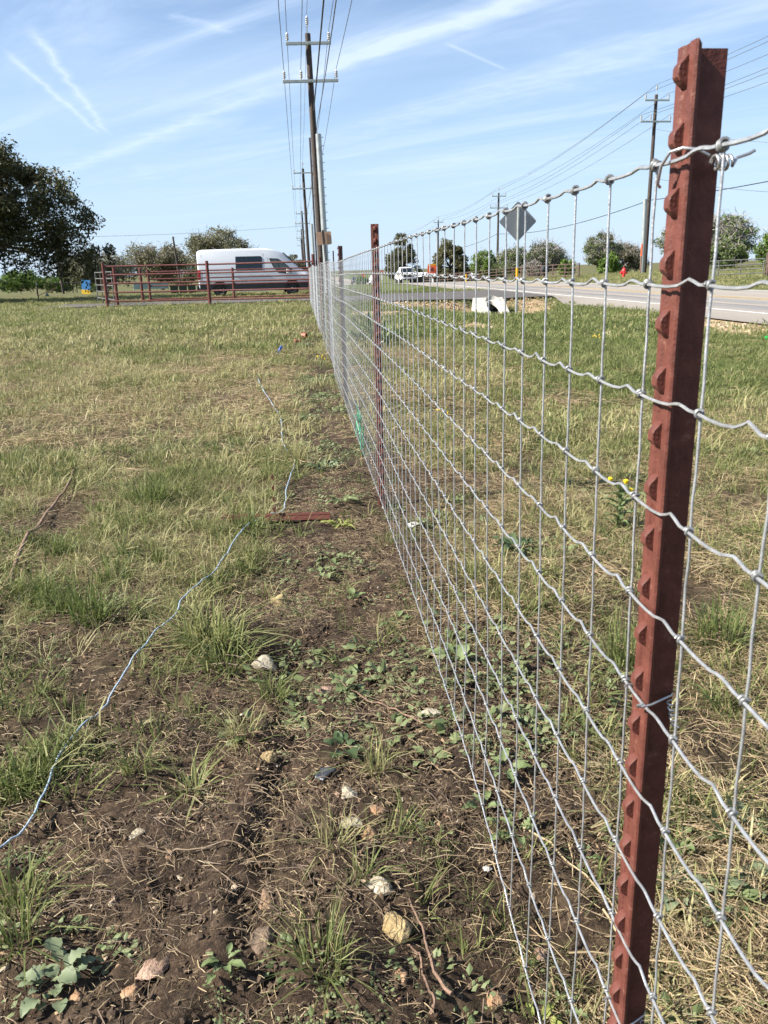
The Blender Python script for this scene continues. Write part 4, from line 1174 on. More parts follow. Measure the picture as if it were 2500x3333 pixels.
rail_fence('rail_fence', 'low brown pen rails under the far cedar trees', [(17.4 + 0.9 * k, 118 - 1.4 * k) for k in range(8)], 1.2, [1.1, 0.75, 0.4], 'rail_brown', 0.07, 0.04)
t = thing('tube_gate', 'grey tube gate across the road right of the nearest post', 'gate', (21.2, 43.6, G(21.2, 43.6)), 0)
gv = Vector((2.75, -1.75, 0))
gz1 = G(21.2 + gv.x, 43.6 + gv.y) - t.location.z
for z in (0.25, 0.47, 0.70, 0.95):
    MB().tube([(0, 0, z), (gv.x, gv.y, gz1 + z)], 0.026, 7).build('rail', M['gate_grey'], t, 40)
for s_ in (0, 0.33, 0.66, 1.0):
    MB().tube([(gv.x * s_, gv.y * s_, gz1 * s_ + 0.2), (gv.x * s_, gv.y * s_, gz1 * s_ + 0.97)], 0.028, 7).build('upright', M['gate_grey'], t, 40)
MB().tube([(gv.x + 0.18, gv.y - 0.1, gz1 - 0.3), (gv.x + 0.18, gv.y - 0.1, gz1 + 1.0)], 0.075, 9).build('hinge_post', M['rail_brown'], t, 40)
# barn and left background pieces
t = thing('low_barn', 'long low white roofed shed under the trees beyond the road', 'shed', (22.0, 128.0, float(gz_base(22, 128))), R(-4))
M['barn_wall'] = mat('grey_barn_wall', (0.16, 0.14, 0.12), 0.9, 0, 0.2, 2)
M['barn_roof'] = mat('white_metal_roof', (0.66, 0.67, 0.68), 0.5, 0, 0.06, 2)
MB().box(-5.2, 6.6, -2.5, 2.5, -0.3, 1.0).build('wall', M['barn_wall'], t)
mb = MB(); mb.prism([(-5.5, -2.9, 0.98), (-5.5, 2.9, 0.98), (-5.5, 0, 1.55)], (12.4, 0, 0)); mb.build('roof', M['barn_roof'], t)
for q in range(5):
    MB().box(-4.4 + q * 2.2, -3.2 + q * 2.2, -2.52, -2.49, 0.0, 0.8).build('opening', M['black'], t)
t = thing('a_frame', 'blue and yellow climbing board leaning in the field below the oak', 'climbing board', (-14.2, 58.0, G(-14.2, 58)), R(12))
MB().prism([(-0.30, 0, 0.28), (0.24, 0, 0.28), (0.24, 0.30, 0.88), (-0.30, 0.30, 0.88)], (0, 0.02, 0.015)).build('blue_board', M['blue'], t, rot=(0, R(6), 0))
MB().prism([(-0.30, -0.14, 0.0), (0.24, -0.14, 0.0), (0.24, -0.002, 0.275), (-0.30, -0.002, 0.275)], (0, 0.02, 0.015)).build('yellow_board', M['yellow'], t, rot=(0, R(6), 0))
t = thing('plank_ramp', 'narrow see-saw plank tilted on a stand in the left field', 'see-saw', (-15.3, 53.0, G(-15.3, 53)), R(8))
mb = MB(); mb.prism([(-0.55, -0.12, 0.02), (0.55, -0.12, 0.46), (0.55, -0.12, 0.50), (-0.55, -0.12, 0.06)], (0, 0.24, 0)); mb.build('plank', M['straw'] if False else M['sign_tan'], t)
MB().prism([(-0.12, -0.1, 0), (0.12, -0.1, 0), (0, -0.1, 0.24)], (0, 0.2, 0)).build('stand', M['teal'], t)
t = thing('slim_pole', 'slim dark pole standing in the field below the oak canopy', 'pole', (-16.75, 62.0, G(-16.75, 62)), 0)
MB().tube([(0, 0, -0.3), (-0.10, 0, 2.6)], [0.095, 0.075], 10).build('shaft', M['wood_pole'], t, 40)
t = thing('slim_pole', 'tall slim dark pole rising behind the rear end of the van', 'pole', (-9.6, 70.0, G(-9.6, 70)), 0)
MB().tube([(0, 0, -0.3), (-0.28, 0, 4.1)], [0.09, 0.07], 10).build('shaft', M['wood_pole'], t, 40)
for k, lx in enumerate((-7.55, -7.02, -6.50)):
    t = thing('wheelie_bin', ['left', 'middle', 'right'][k] + ' one of three dark green bins seen between the red rails', 'bin', (lx, 52.0, G(lx, 52)), R(3), 'dark green bins behind the rails')
    mb = MB(); loft(mb, [[(-0.19, -0.19, 0.04), (0.19, -0.19, 0.04), (0.19, 0.19, 0.04), (-0.19, 0.19, 0.04)], [(-0.23, -0.23, 0.43), (0.23, -0.23, 0.43), (0.23, 0.23, 0.43), (-0.23, 0.23, 0.43)]])
    mb.build('tub', M['bin_green'], t)
    MB().box(-0.245, 0.245, -0.25, 0.25, 0.432, 0.475).build('lid', M['bin_green'], t, bevel=0.015)
    MB().lathe([(0.06, -0.21), (0.06, 0.21)], 10, 'x', (0, 0.17, 0.06)).build('wheel', M['tyre'], t, 40)
t = thing('screen_fence', 'low teal screen fence in the far field between the rails', 'fence', (-12.6, 66.0, G(-12.6, 66)), 0)
MB().box(0, 2.6, -0.01, 0.01, 0.15, 0.62).build('screen', M['teal'], t)
for q in range(4):
    MB().tube([(q * 0.86, 0.03, -0.2), (q * 0.86, 0.03, 0.66)], 0.025, 7).build('post', M['steel'], t, 40)
t = thing('pen_shelter', 'small dark open pen shelter in the field behind the climbing board', 'shelter', (-18.4, 70.0, G(-18.4, 70)), R(4))
MB().box(-1.3, 1.3, -0.9, 0.9, 0.74, 0.80).build('roof', M['wood_pole'], t)
for a in (-1.2, -0.4, 0.4, 1.2):
    for b_ in (-0.8, 0.8):
        MB().box(a - 0.03, a + 0.03, b_ - 0.03, b_ + 0.03, -0.2, 0.74).build('post', M['wood_pole'], t)
lab = ['white topped', 'plain dark', 'leaning grey', 'short dark', 'slim grey']
for k, (x, y, h) in enumerate([(-13.3, 44.5, 0.75), (-17.6, 50, 0.7), (-18.0, 60, 0.9), (-14.9, 66, 1.0), (-20.5, 56, 0.7)]):
    t = thing('field_post', lab[k] + ' wire fence post standing in the field left of the rails', 'fence post', (x, y, G(x, y)), 0, 'small posts in the left field')
    MB().tube([(0, 0, -0.2), (0.02 * (k == 2) * 3, 0, h)], 0.028, 7).build('shaft', M['rail_brown'], t, 40)
    if k == 0:
        MB().tube([(0, 0, h), (0, 0, h + 0.10)], 0.032, 7).build('cap', M['white'], t, 40)

# ------------------------------------------------------------------ trees
def crown_leaves(rg, centers, rad, per, size, flat=0.75):
    n = len(centers) * per
    c = np.repeat(centers, per, 0); rr = np.repeat(rad, per)
    d = rg.normal(size=(n, 3)); d /= np.linalg.norm(d, axis=1)[:, None]
    p = c + d * (rr * rg.random(n) ** 0.45)[:, None] * np.array([1, 1, flat])
    a = rg.normal(size=(n, 3)); a /= np.linalg.norm(a, axis=1)[:, None]
    t = rg.normal(size=(n, 3)); bvec = np.cross(a, t); bvec /= np.linalg.norm(bvec, axis=1)[:, None] + 1e-9
    s = (size * (0.6 + 0.8 * rg.random(n)))[:, None]
    V = np.stack([p - a * s, p + bvec * s * 0.42, p + a * s, p - bvec * s * 0.42], 1).reshape(-1, 3)
    F = np.arange(n * 4).reshape(n, 4)
    return V, F
def sample_lobes(rg, lobes, n, shell=0.55):
    vol = np.array([l[3] * l[4] * l[5] for l in lobes]); cnt = np.maximum(1, (vol / vol.sum() * n).astype(int))
    out = []
    for l, k in zip(lobes, cnt):
        d = rg.normal(size=(k, 3)); d /= np.linalg.norm(d, axis=1)[:, None]
        d = d * (shell + (1 - shell) * rg.random(k) ** 0.6)[:, None]
        out.append(np.array(l[:3]) + d * np.array(l[3:6]))
    return np.concatenate(out)
def tree(name, label, x, y, lobes, trunk_h, trunk_r, leaf, n_clump, per, size, clump_r, seed, group=None, bark='bark', twig=0, limb_share=0.35, lean=0.0, hang=0, zb=None, gap=0.22):
    rg = np.random.default_rng(seed); r_ = random.Random(seed)
    t = thing(name, label, 'tree', (x, y, float(gz_base(x, y)) if zb is None else zb), 0, group)
    cen = sample_lobes(rg, lobes, n_clump)
    rad = clump_r * (0.6 + 0.8 * rg.random(len(cen)))
    keep = vnoise(cen[:, 0] / clump_r * 0.5 + 50, cen[:, 2] / clump_r * 0.5 + 50, seed) > gap
    cen, rad = cen[keep], rad[keep]
    Vl, Fl = crown_leaves(rg, cen, rad, per, size)
    if hang:
        low = cen[np.argsort(cen[:, 2])[:hang]]
        hv = []
        for c in low:
            L = r_.uniform(0.5, 1.3)
            k = 26
            hv.append(np.stack([c[0] + rg.normal(size=k) * 0.10, c[1] + rg.normal(size=k) * 0.10, c[2] - 0.25 - L * rg.random(k)], 1))
        hc = np.concatenate(hv)
        V2, F2 = crown_leaves(rg, hc, np.full(len(hc), 0.08), 2, size)
        Vl = np.concatenate([Vl, V2]); Fl = np.concatenate([Fl, F2 + (len(Vl) - len(V2))])
    link_mesh('crown', np_mesh('crown', Vl, Fl, leaf), t)
    mb = MB()
    top = Vector((lean, 0, trunk_h))
    mb.tube([(0, 0, -0.3), (lean * 0.25, 0.02, trunk_h * 0.35), (lean * 0.6, -0.02, trunk_h * 0.7), tuple(top)], [trunk_r * 1.35, trunk_r, trunk_r * 0.88, trunk_r * 0.75], 9)
    tips = [c for c in cen if r_.random() < limb_share]
    for c in tips:
        c = Vector(c)
        mid = top.lerp(c, 0.5) + Vector((r_.uniform(-.2, .2), r_.uniform(-.2, .2), r_.uniform(-0.05, 0.25))) * (c - top).length * 0.35
        q1 = top.lerp(mid, 0.5) + Vector((r_.uniform(-.1, .1), r_.uniform(-.1, .1), r_.uniform(-.1, .1)))
        r0 = trunk_r * r_.uniform(0.25, 0.5)
        mb.tube([top, q1, mid, mid.lerp(c, 0.55) + Vector((r_.uniform(-.12, .12), r_.uniform(-.12, .12), r_.uniform(-.1, .15))), c], [r0, r0 * 0.72, r0 * 0.5, r0 * 0.3, r0 * 0.1], 5, cap=False)
    mb.build('trunk', M[bark], t, 60)
    if twig:
        n = len(cen) * twig
        c = np.repeat(cen, twig, 0); rr = np.repeat(rad, twig)
        d = rg.normal(size=(n, 3)); d[:, 2] = np.abs(d[:, 2]) * 0.9 + 0.1; d /= np.linalg.norm(d, axis=1)[:, None]
        o0 = c + rg.normal(size=(n, 3)) * (rr * 0.45)[:, None]
        L = rr * (0.5 + 0.8 * rg.random(n))
        side = np.cross(d, rg.normal(size=(n, 3))); side /= np.linalg.norm(side, axis=1)[:, None]
        w = 0.016 + 0.012 * rg.random(n)
        kink = rg.normal(size=(n, 3)) * 0.22 * L[:, None]
        p1 = o0 + d * (L * 0.5)[:, None] + kink; p2 = o0 + d * L[:, None]
        V = np.stack([o0 - side * w[:, None], o0 + side * w[:, None], p1 + side * w[:, None] * 0.7, p1 - side * w[:, None] * 0.7,
                      p2 + side * w[:, None] * 0.25, p2 - side * w[:, None] * 0.25], 1).reshape(-1, 3)
        b6 = np.arange(n)[:, None] * 6
        F = np.concatenate([b6 + np.array([0, 1, 2, 3]), b6 + np.array([3, 2, 4, 5])])
        link_mesh('twigs', np_mesh('twigs', V, F, M['bark_grey']), t)
    return t
# the big oak whose crown fills the left edge (trunk stands outside the frame)
ox, oy = -18.3, 42.0
tree('oak_tree', 'big dark oak tree whose drooping crown fills the left edge', ox, oy,
     [(1.3, 0, 5.5, 4.9, 4.4, 2.5), (4.2, 0.2, 4.9, 2.5, 3.0, 1.9), (6.2, 0, 4.1, 2.3, 2.8, 1.85), (7.75, 0.2, 2.8, 1.75, 2.2, 1.15), (4.9, 0.3, 2.75, 3.0, 2.8, 0.95), (-3.0, 0, 4.2, 3.4, 4.0, 2.4)],
     2.3, 0.42, M['oak'], 1100, 84, 0.085, 0.52, 101, hang=80, limb_share=0.10, gap=0.20)
TG = 'trees beyond the field and the road'
def lob(h, r, th, seed, squat=1.0):
    rg = random.Random(seed)
    L = [(0, 0, th + (h - th) * 0.52, r * 0.72, r * 0.72, (h - th) * 0.50)]
    for k in range(4):
        a = k * 1.57 + rg.uniform(-.5, .5); q = r * rg.uniform(0.42, 0.62)
        L.append((q * math.cos(a), q * math.sin(a) * 0.8, th + (h - th) * rg.uniform(0.28, 0.66), r * rg.uniform(0.36, 0.5), r * 0.45, (h - th) * rg.uniform(0.22, 0.34)))
    return L
T = [  # label, x, y, h, r, leaf, twig, per, clumps, trunk share
    ('grey oak tree with a dark forked trunk behind the blue and yellow board', -21.15, 92, 3.75, 4.9, 'oak_grey', 14, 60, 140, 0.28),
    ('bright green round bush at the far left under the oak crown', -34.9, 110, 2.9, 3.3, 'spring', 0, 60, 90, 0.05),
    ('smaller bright green bush right of the round one in the far left', -31.4, 113, 2.2, 3.0, 'spring', 0, 55, 70, 0.05),
    ('green bush partly cut by the left edge of the frame', -37.6, 105, 2.9, 2.8, 'midgreen', 0, 55, 70, 0.05),
    ('low dark brush at the far edge of the left field', -29.2, 126, 2.1, 3.4, 'midgreen', 6, 45, 70, 0.05),
    ('broad grey green oak left of the white van', -16.66, 105, 5.3, 4.1, 'oak_grey', 10, 62, 150, 0.2),
    ('tall pale green oak rising behind the rear of the van', -8.5, 95, 6.1, 4.3, 'oak_grey', 6, 62, 150, 0.2),
    ('small grey tree between the far left oaks', -16.6, 122, 4.2, 3.4, 'midgreen', 10, 50, 90, 0.15),
    ('low olive tree just beyond the nose of the van', -0.6, 112, 3.9, 2.2, 'oak_grey', 4, 55, 70, 0.15),
    ('bare grey mesquite tree beyond the rail fence, right of the diamond sign', 29.5, 100, 3.7, 3.1, 'midgreen', 30, 36, 130, 0.15),
    ('olive tree just right of the diamond sign post', 25.4, 98, 3.4, 2.5, 'midgreen', 14, 44, 100, 0.15),
    ('bright green tree left of the second far pole', 23.3, 105, 3.6, 2.1, 'spring', 5, 50, 90, 0.12),
    ('small bright green bush beyond the rail fence', 30.9, 96, 1.75, 1.2, 'spring', 0, 60, 40, 0.05),
    ('gnarled half bare tree left of the far pole', 31.3, 86, 4.0, 2.1, 'midgreen', 24, 34, 100, 0.18),
    ('bright green shrub at the foot of the gnarled half bare tree', 31.5, 84, 1.9, 1.3, 'spring', 0, 60, 50, 0.05),
    ('grey brown mesquite thicket behind the red hydrant', 35.4, 90, 2.9, 2.6, 'oak_grey', 26, 40, 120, 0.1),
    ('grey half bare tree just left of the nearest post', 34.2, 74, 4.0, 2.1, 'midgreen', 28, 34, 100, 0.15),
    ('gnarled bare oak with bright tufts right of the nearest post', 34.2, 66, 3.95, 2.8, 'spring', 26, 26, 130, 0.2),
    ('leafy bright green tree at the far right edge', 35.6, 60, 3.0, 1.9, 'spring', 4, 60, 90, 0.1),
    ('low green bush behind the grey gate', 32.3, 62, 1.9, 1.9, 'midgreen', 8, 50, 70, 0.05),
    ('tiny green bush at the end of the road', 11.0, 150, 1.6, 1.6, 'spring', 0, 40, 30, 0.05),
    ('bare pale bush at the foot of the second far pole', 25.2, 90, 1.5, 1.2, 'midgreen', 60, 4, 40, 0.05),
    ('olive brush behind the shed roof', 28.0, 120, 2.3, 3.0, 'midgreen', 10, 45, 70, 0.05),
    ('green brush far beyond the driveway entrance', 3.5, 190, 2.5, 4.0, 'midgreen', 0, 40, 60, 0.05),
]
for i, (lb, x, y, h, r, lf, tw, per, ncl, th) in enumerate(T):
    nm = 'bush' if 'bush' in lb or 'brush' in lb or 'shrub' in lb or 'thicket' in lb else 'tree'
    tree(nm, lb, x, y, lob(h, r, h * th, 300 + i), h * max(th, 0.12), 0.05 * h if nm == 'tree' else 0.05, M[lf], int(ncl * 1.35), per, 0.135, 0.15 * r + 0.15, 200 + i, TG, twig=tw, bark='bark' if lf != 'spring' else 'bark',
         limb_share=0.30 if tw < 30 else 0.6)
# two tall cedars beyond the road
for i, (lb, x, y, h, r) in enumerate([('tall pointed cedar tree above the white pickup', 16.4, 135, 7.9, 2.75), ('tall cedar tree right of the orange sign', 21.2, 118, 6.5, 2.6)]):
    tree('cedar_tree', lb, x, y, [(0, 0, h * 0.30, r, r, h * 0.22), (0, 0, h * 0.48, r * 0.85, r * 0.85, h * 0.22), (0.15, 0, h * 0.66, r * 0.62, r * 0.6, h * 0.2), (-0.1, 0, h * 0.83, r * 0.36, r * 0.4, h * 0.16), (r * 0.7, 0, h * 0.22, r * 0.5, r * 0.5, h * 0.12)],
         h * 0.3, 0.22, M['cedar'], 330, 80, 0.14, 0.5, 400 + i, 'cedar trees beyond the road', limb_share=0.15)

# ------------------------------------------------------------------ scattering of ground cover
def scatter(name, P, rot, scale, var, protos, kind='stuff'):
    """instances of small source meshes on points; one object that nobody could count"""
    pc = bpy.data.collections.new(name + '_sources')
    for i, me in enumerate(protos):
        pc.objects.link(bpy.data.objects.new('%s_source_%02d' % (name, i), me))
    me = bpy.data.meshes.new(name)
    n = len(P)
    me.vertices.add(n); me.vertices.foreach_set('co', np.ascontiguousarray(P, np.float32).ravel())
    a = me.attributes.new('rot', 'FLOAT_VECTOR', 'POINT'); a.data.foreach_set('vector', np.ascontiguousarray(rot, np.float32).ravel())
    a = me.attributes.new('size', 'FLOAT', 'POINT'); a.data.foreach_set('value', np.ascontiguousarray(scale, np.float32))
    a = me.attributes.new('variant', 'INT', 'POINT'); a.data.foreach_set('value', np.ascontiguousarray(var, np.int32))
    o = link_mesh(name, me)
    g = bpy.data.node_groups.new(name + '_scatter', 'GeometryNodeTree')
    g.interface.new_socket('Geometry', in_out='INPUT', socket_type='NodeSocketGeometry')
    g.interface.new_socket('Geometry', in_out='OUTPUT', socket_type='NodeSocketGeometry')
    gi, go = g.nodes.new('NodeGroupInput'), g.nodes.new('NodeGroupOutput')
    ip = g.nodes.new('GeometryNodeInstanceOnPoints'); ci = g.nodes.new('GeometryNodeCollectionInfo')
    ci.inputs['Collection'].default_value = pc; ci.inputs['Separate Children'].default_value = True; ci.inputs['Reset Children'].default_value = True
    def na(nm, ty):
        q = g.nodes.new('GeometryNodeInputNamedAttribute'); q.data_type = ty; q.inputs['Name'].default_value = nm
        return q.outputs['Attribute']
    e2r = g.nodes.new('FunctionNodeEulerToRotation')
    g.links.new(na('rot', 'FLOAT_VECTOR'), e2r.inputs[0])
    g.links.new(gi.outputs[0], ip.inputs['Points']); g.links.new(ci.outputs[0], ip.inputs['Instance'])
    ip.inputs['Pick Instance'].default_value = True
    g.links.new(na('variant', 'INT'), ip.inputs['Instance Index'])
    g.links.new(e2r.outputs[0], ip.inputs['Rotation']); g.links.new(na('size', 'FLOAT'), ip.inputs['Scale'])
    g.links.new(ip.outputs[0], go.inputs[0])
    md = o.modifiers.new('scatter', 'NODES'); md.node_group = g
    return tag(o, kind=kind)
def blades_np(rg, n, spread, h, w, lean, curl=0.5, hvar=0.5):
    """n grass blades rooted within spread; returns verts, tris"""
    ang = rg.random(n) * 2 * np.pi; rr = spread * np.sqrt(rg.random(n))
    bx, by = rr * np.cos(ang), rr * np.sin(ang)
    ld = ang + rg.normal(size=n) * 0.9
    H = h * (1 - hvar + hvar * 1.3 * rg.random(n))
    ln = np.abs(rg.normal(size=n) * lean + lean * 0.6)
    wd = w * (0.6 + 0.8 * rg.random(n))
    th = ld + np.pi / 2 + rg.normal(size=n) * 0.6
    sx_, sy_ = np.cos(th) * wd / 2, np.sin(th) * wd / 2
    def at(t):
        l = np.minimum(ln * (t ** (1 + curl)), 1.5)
        up = np.maximum(H * t * (1 - 0.42 * np.minimum(ln, 1.6) * t), 0.004)
        return bx + np.cos(ld) * H * l, by + np.sin(ld) * H * l, up
    pts = []
    for t, ws in ((0, 1.0), (0.45, 0.9), (0.8, 0.6)):
        x, y, z = at(t)
        z = z - (0.01 if t == 0 else 0)
        pts += [np.stack([x - sx_ * ws, y - sy_ * ws, z], 1), np.stack([x + sx_ * ws, y + sy_ * ws, z], 1)]
    x, y, z = at(1.0); pts.append(np.stack([x, y, z], 1))
    V = np.stack(pts, 1).reshape(-1, 3)
    b7 = np.arange(n)[:, None] * 7
    F = np.concatenate([b7 + np.array(f) for f in ([0, 1, 3], [0, 3, 2], [2, 3, 5], [2, 5, 4], [4, 5, 6])])
    return V, F
def straws_np(rg, n, spread, L, w, lift):
    """loose dead stems lying about"""
    c = (rg.random((n, 2)) - 0.5) * 2 * spread
    a = rg.random(n) * 2 * np.pi
    ln = L * (0.35 + 0.9 * rg.random(n)); wd = w * (0.5 + 1.0 * rg.random(n))
    d = np.stack([np.cos(a), np.sin(a)], 1); s_ = np.stack([-d[:, 1], d[:, 0]], 1)
    z0 = lift * rg.random(n); z1 = lift * rg.random(n) * 1.4
    bend = rg.normal(size=n) * 0.09 * ln
    P = []
    for t in (0, 0.5, 1.0):
        xy = c + d * ((t - 0.5) * ln)[:, None] + s_ * (bend * (1 - (2 * t - 1) ** 2))[:, None]
        z = z0 + (z1 - z0) * t + 0.003 + lift * 0.5 * (1 - (2 * t - 1) ** 2) * rg.random(n)
        ww = (wd * (1 - 0.4 * t))[:, None]
        P += [np.concatenate([xy - s_ * ww / 2, z[:, None]], 1), np.concatenate([xy + s_ * ww / 2, (z + wd * 0.5)[:, None]], 1)]
    V = np.stack(P, 1).reshape(-1, 3)
    b6 = np.arange(n)[:, None] * 6
    F = np.concatenate([b6 + np.array(f) for f in ([0, 1, 3], [0, 3, 2], [2, 3, 5], [2, 5, 4])])
    return V, F
def leaflets_np(rg, n, spread, size, h):
    """low weeds: little leaves on several short stalks"""
    ang = rg.random(n) * 2 * np.pi; rr = spread * np.sqrt(rg.random(n))
    p = np.stack([rr * np.cos(ang), rr * np.sin(ang), h * (0.15 + 0.85 * rg.random(n)) * (1 - 0.6 * rr / spread)], 1)
    out = np.stack([np.cos(ang), np.sin(ang), rg.normal(size=n) * 0.35 + 0.1], 1); out /= np.linalg.norm(out, axis=1)[:, None]
    sd = np.cross(out, np.array([0, 0, 1.0])) + rg.normal(size=(n, 3)) * 0.3; sd /= np.linalg.norm(sd, axis=1)[:, None]
    s = (size * (0.5 + rg.random(n)))[:, None]
    nrm = np.cross(sd, out)
    V = np.stack([p, p + out * s * 0.5 + sd * s * 0.34 - nrm * s * 0.08, p + out * s, p + out * s * 0.5 - sd * s * 0.34 - nrm * s * 0.08], 1).reshape(-1, 3)
    return V, np.concatenate([np.arange(n)[:, None] * 4 + np.array(f) for f in ([0, 1, 2], [0, 2, 3])])
def lump(rg, sub=1, squash=0.65, rough=0.25):
    import bmesh
    bm = bmesh.new(); bmesh.ops.create_icosphere(bm, subdivisions=sub, radius=1)
    ph = rg.random(6) * 9
    for v in bm.verts:
        c = v.co
        k = 1 + rough * (math.sin(c.x * 2.3 + ph[0]) * math.sin(c.y * 2.7 + ph[1]) + 0.6 * math.sin(c.z * 3.9 + ph[2] + c.x * 2.2) + 0.3 * math.sin(c.y * 7 + ph[3]) * math.sin(c.x * 6 + ph[4]))
        v.co = Vector((c.x * k, c.y * k * 0.85, c.z * k * squash))
    return bm
def lump_mesh(name, rg, mt, sub=1, squash=0.65, rough=0.25, smooth=False):
    bm = lump(rg, sub, squash, rough)
    me = bpy.data.meshes.new(name); bm.to_mesh(me); bm.free(); me.materials.append(mt)
    if smooth:
        me.polygons.foreach_set('use_smooth', np.ones(len(me.polygons), bool))
    return me
def in_view(x, y, margin=0.5):
    c, s_ = math.cos(YAW), math.sin(YAW)
    r = x * c - y * s_; f = x * s_ + y * c
    hw = f * (1250 / (F_PX * math.cos(PITCH))) * 1.12 + margin
    return (f > 0.55) & (np.abs(r) < hw)
def cloud(rg, n, x0, x1, y0, y1, dens, margin=1.3):
    x = x0 + (x1 - x0) * rg.random(n); y = y0 + (y1 - y0) * rg.random(n)
    k = in_view(x, y, margin) & ~((x > -0.20) & (x < 0.12) & (y > 3.36) & (y < 3.64))
    x, y = x[k], y[k]
    k = rg.random(len(x)) < dens(x, y)
    return x[k], y[k]
def place(name, rg, x, y, protos, smin, smax, tilt=0.15, sink=0.0, zero=False):
    n = len(x)
    rot = np.stack([rg.normal(size=n) * tilt, rg.normal(size=n) * tilt, rg.random(n) * 6.283], 1)
    sc = smin + (smax - smin) * rg.random(n) ** 1.6
    P = np.stack([x, y, gz(x, y) - sink], 1)
    return scatter(name, P, rot, sc, rg.integers(0, len(protos), n), protos)
rg = np.random.default_rng(99)
def protos(fn, k, mt, name):
    out = []
    for i in range(k):
        V, F = fn(np.random.default_rng(1000 + i * 17 + len(name)))
        out.append(np_mesh(name, V, F, mt))
    return out
off_fence = lambda x, y: np.ones_like(x)
nofar = lambda x, y: 1 - ((x > 7.6) & (x < 17.2)) - 0
def no_hard(x, y):
    """keep plants off the road and the driveway"""
    road = (x > 7.9) & (x < 17)
    fl = sstep(x, 0.3, 3.0)
    dr = (y > 31.6 - 5.5 * fl) & (y < 35.1 - 1.6 * fl + 2.0 * sstep(x, 5, 8.5)) & (x > -9.6) & (x < 8.2)
    return 1.0 - (road | dr)
def left_field(x, y):
    return (1 - soil_mask(x, y)) * (x < 0.36)
def patchy(x, y, s, sc=1.0, lo=0.35, hi=0.65):
    return sstep(fbm(x * sc, y * sc, s, 4), lo, hi)
# near green grass
pg_near = protos(lambda r: blades_np(r, 18, 0.035, 0.085, 0.0036, 1.15), 8, M['grass'], 'grass_blades')
pg_lush = protos(lambda r: blades_np(r, 20, 0.03, 0.125, 0.0042, 0.6), 5, M['grass_lush'], 'grass_blades')
pg_dry = protos(lambda r: blades_np(r, 14, 0.05, 0.085, 0.0030, 1.5), 8, M['grass_dry'], 'dry_grass')
ps_near = protos(lambda r: straws_np(r, 34, 0.08, 0.060, 0.00105, 0.012), 8, M['straw'], 'straw')
ps_dead = protos(lambda r: straws_np(r, 16, 0.08, 0.055, 0.0011, 0.010), 7, M['deadroot'], 'dead_stems')
def clumps(rg, n, x0, x1, y0, y1, dens, per, sig, margin=1.3):
    cx, cy = cloud(rg, n, x0, x1, y0, y1, dens, margin)
    k = (per * (0.3 + 1.4 * rg.random(len(cx)) ** 1.5)).astype(int) + 1
    sg = np.repeat(sig * (0.5 + rg.random(len(cx))), k)
    x = np.repeat(cx, k) + rg.normal(size=k.sum()) * sg; y = np.repeat(cy, k) + rg.normal(size=k.sum()) * sg
    return x, y
x, y = clumps(rg, 3000, -4.5, 0.35, 0.8, 5.2, lambda x, y: left_field(x, y) * (0.15 + 0.85 * patchy(x, y, 71, 1.6, 0.40, 0.60)) * 0.62, 9, 0.055)
place('green_grass', rg, x, y, pg_near, 0.40, 1.30, 0.35)
x, y = clumps(rg, 900, -4.5, 0.3, 1.3, 5.4, lambda x, y: left_field(x, y) * patchy(x, y, 77, 2.0, 0.50, 0.64) * 0.5, 7, 0.035)
place('tall_grass', rg, x, y, pg_lush, 0.45, 1.1, 0.25)
x, y = clumps(rg, 2600, -4.5, 0.35, 0.8, 5.2, lambda x, y: left_field(x, y) * (0.25 + 0.75 * patchy(x, y, 73, 1.4, 0.38, 0.60)) * 0.62, 8, 0.065)
place('cured_grass', rg, x, y, pg_dry, 0.45, 1.25, 0.3)
x, y = cloud(rg, 22000, -4, 0.7, 0.7, 5.0, lambda x, y: (0.06 + 0.80 * left_field(x, y)) * (0.3 + 0.7 * patchy(x, y, 75, 2.4, 0.36, 0.6)) * 0.6)
place('dry_straw', rg, x, y, ps_near, 0.5, 1.3, 0.10)
x, y = cloud(rg, 9000, -2.5, 0.9, 0.7, 4.5, lambda x, y: (0.35 + 0.65 * soil_mask(x, y)) * patchy(x, y, 79, 2.8, 0.30, 0.55) * 0.85)
place('dead_stems', rg, x, y, ps_dead, 0.4, 1.25, 0.12)
ps_fine = protos(lambda r: straws_np(r, 24, 0.075, 0.026, 0.0009, 0.007), 7, M['straw'], 'straw_bits')
x, y = cloud(rg, 16000, -2.5, 0.9, 0.7, 4.5, lambda x, y: soil_mask(x, y) * (0.35 + 0.65 * patchy(x, y, 119, 2.6, 0.34, 0.6)) * 0.55)
place('straw_bits', rg, x, y, ps_fine, 0.5, 1.3, 0.12)
# sparse green sprigs standing in the bare soil
x, y = cloud(rg, 7000, -1.6, 0.7, 0.75, 5.0, lambda x, y: soil_mask(x, y) * patchy(x, y, 83, 3.0, 0.52, 0.66) * 0.22)
place('grass_sprigs', rg, x, y, pg_near, 0.3, 1.0, 0.3)
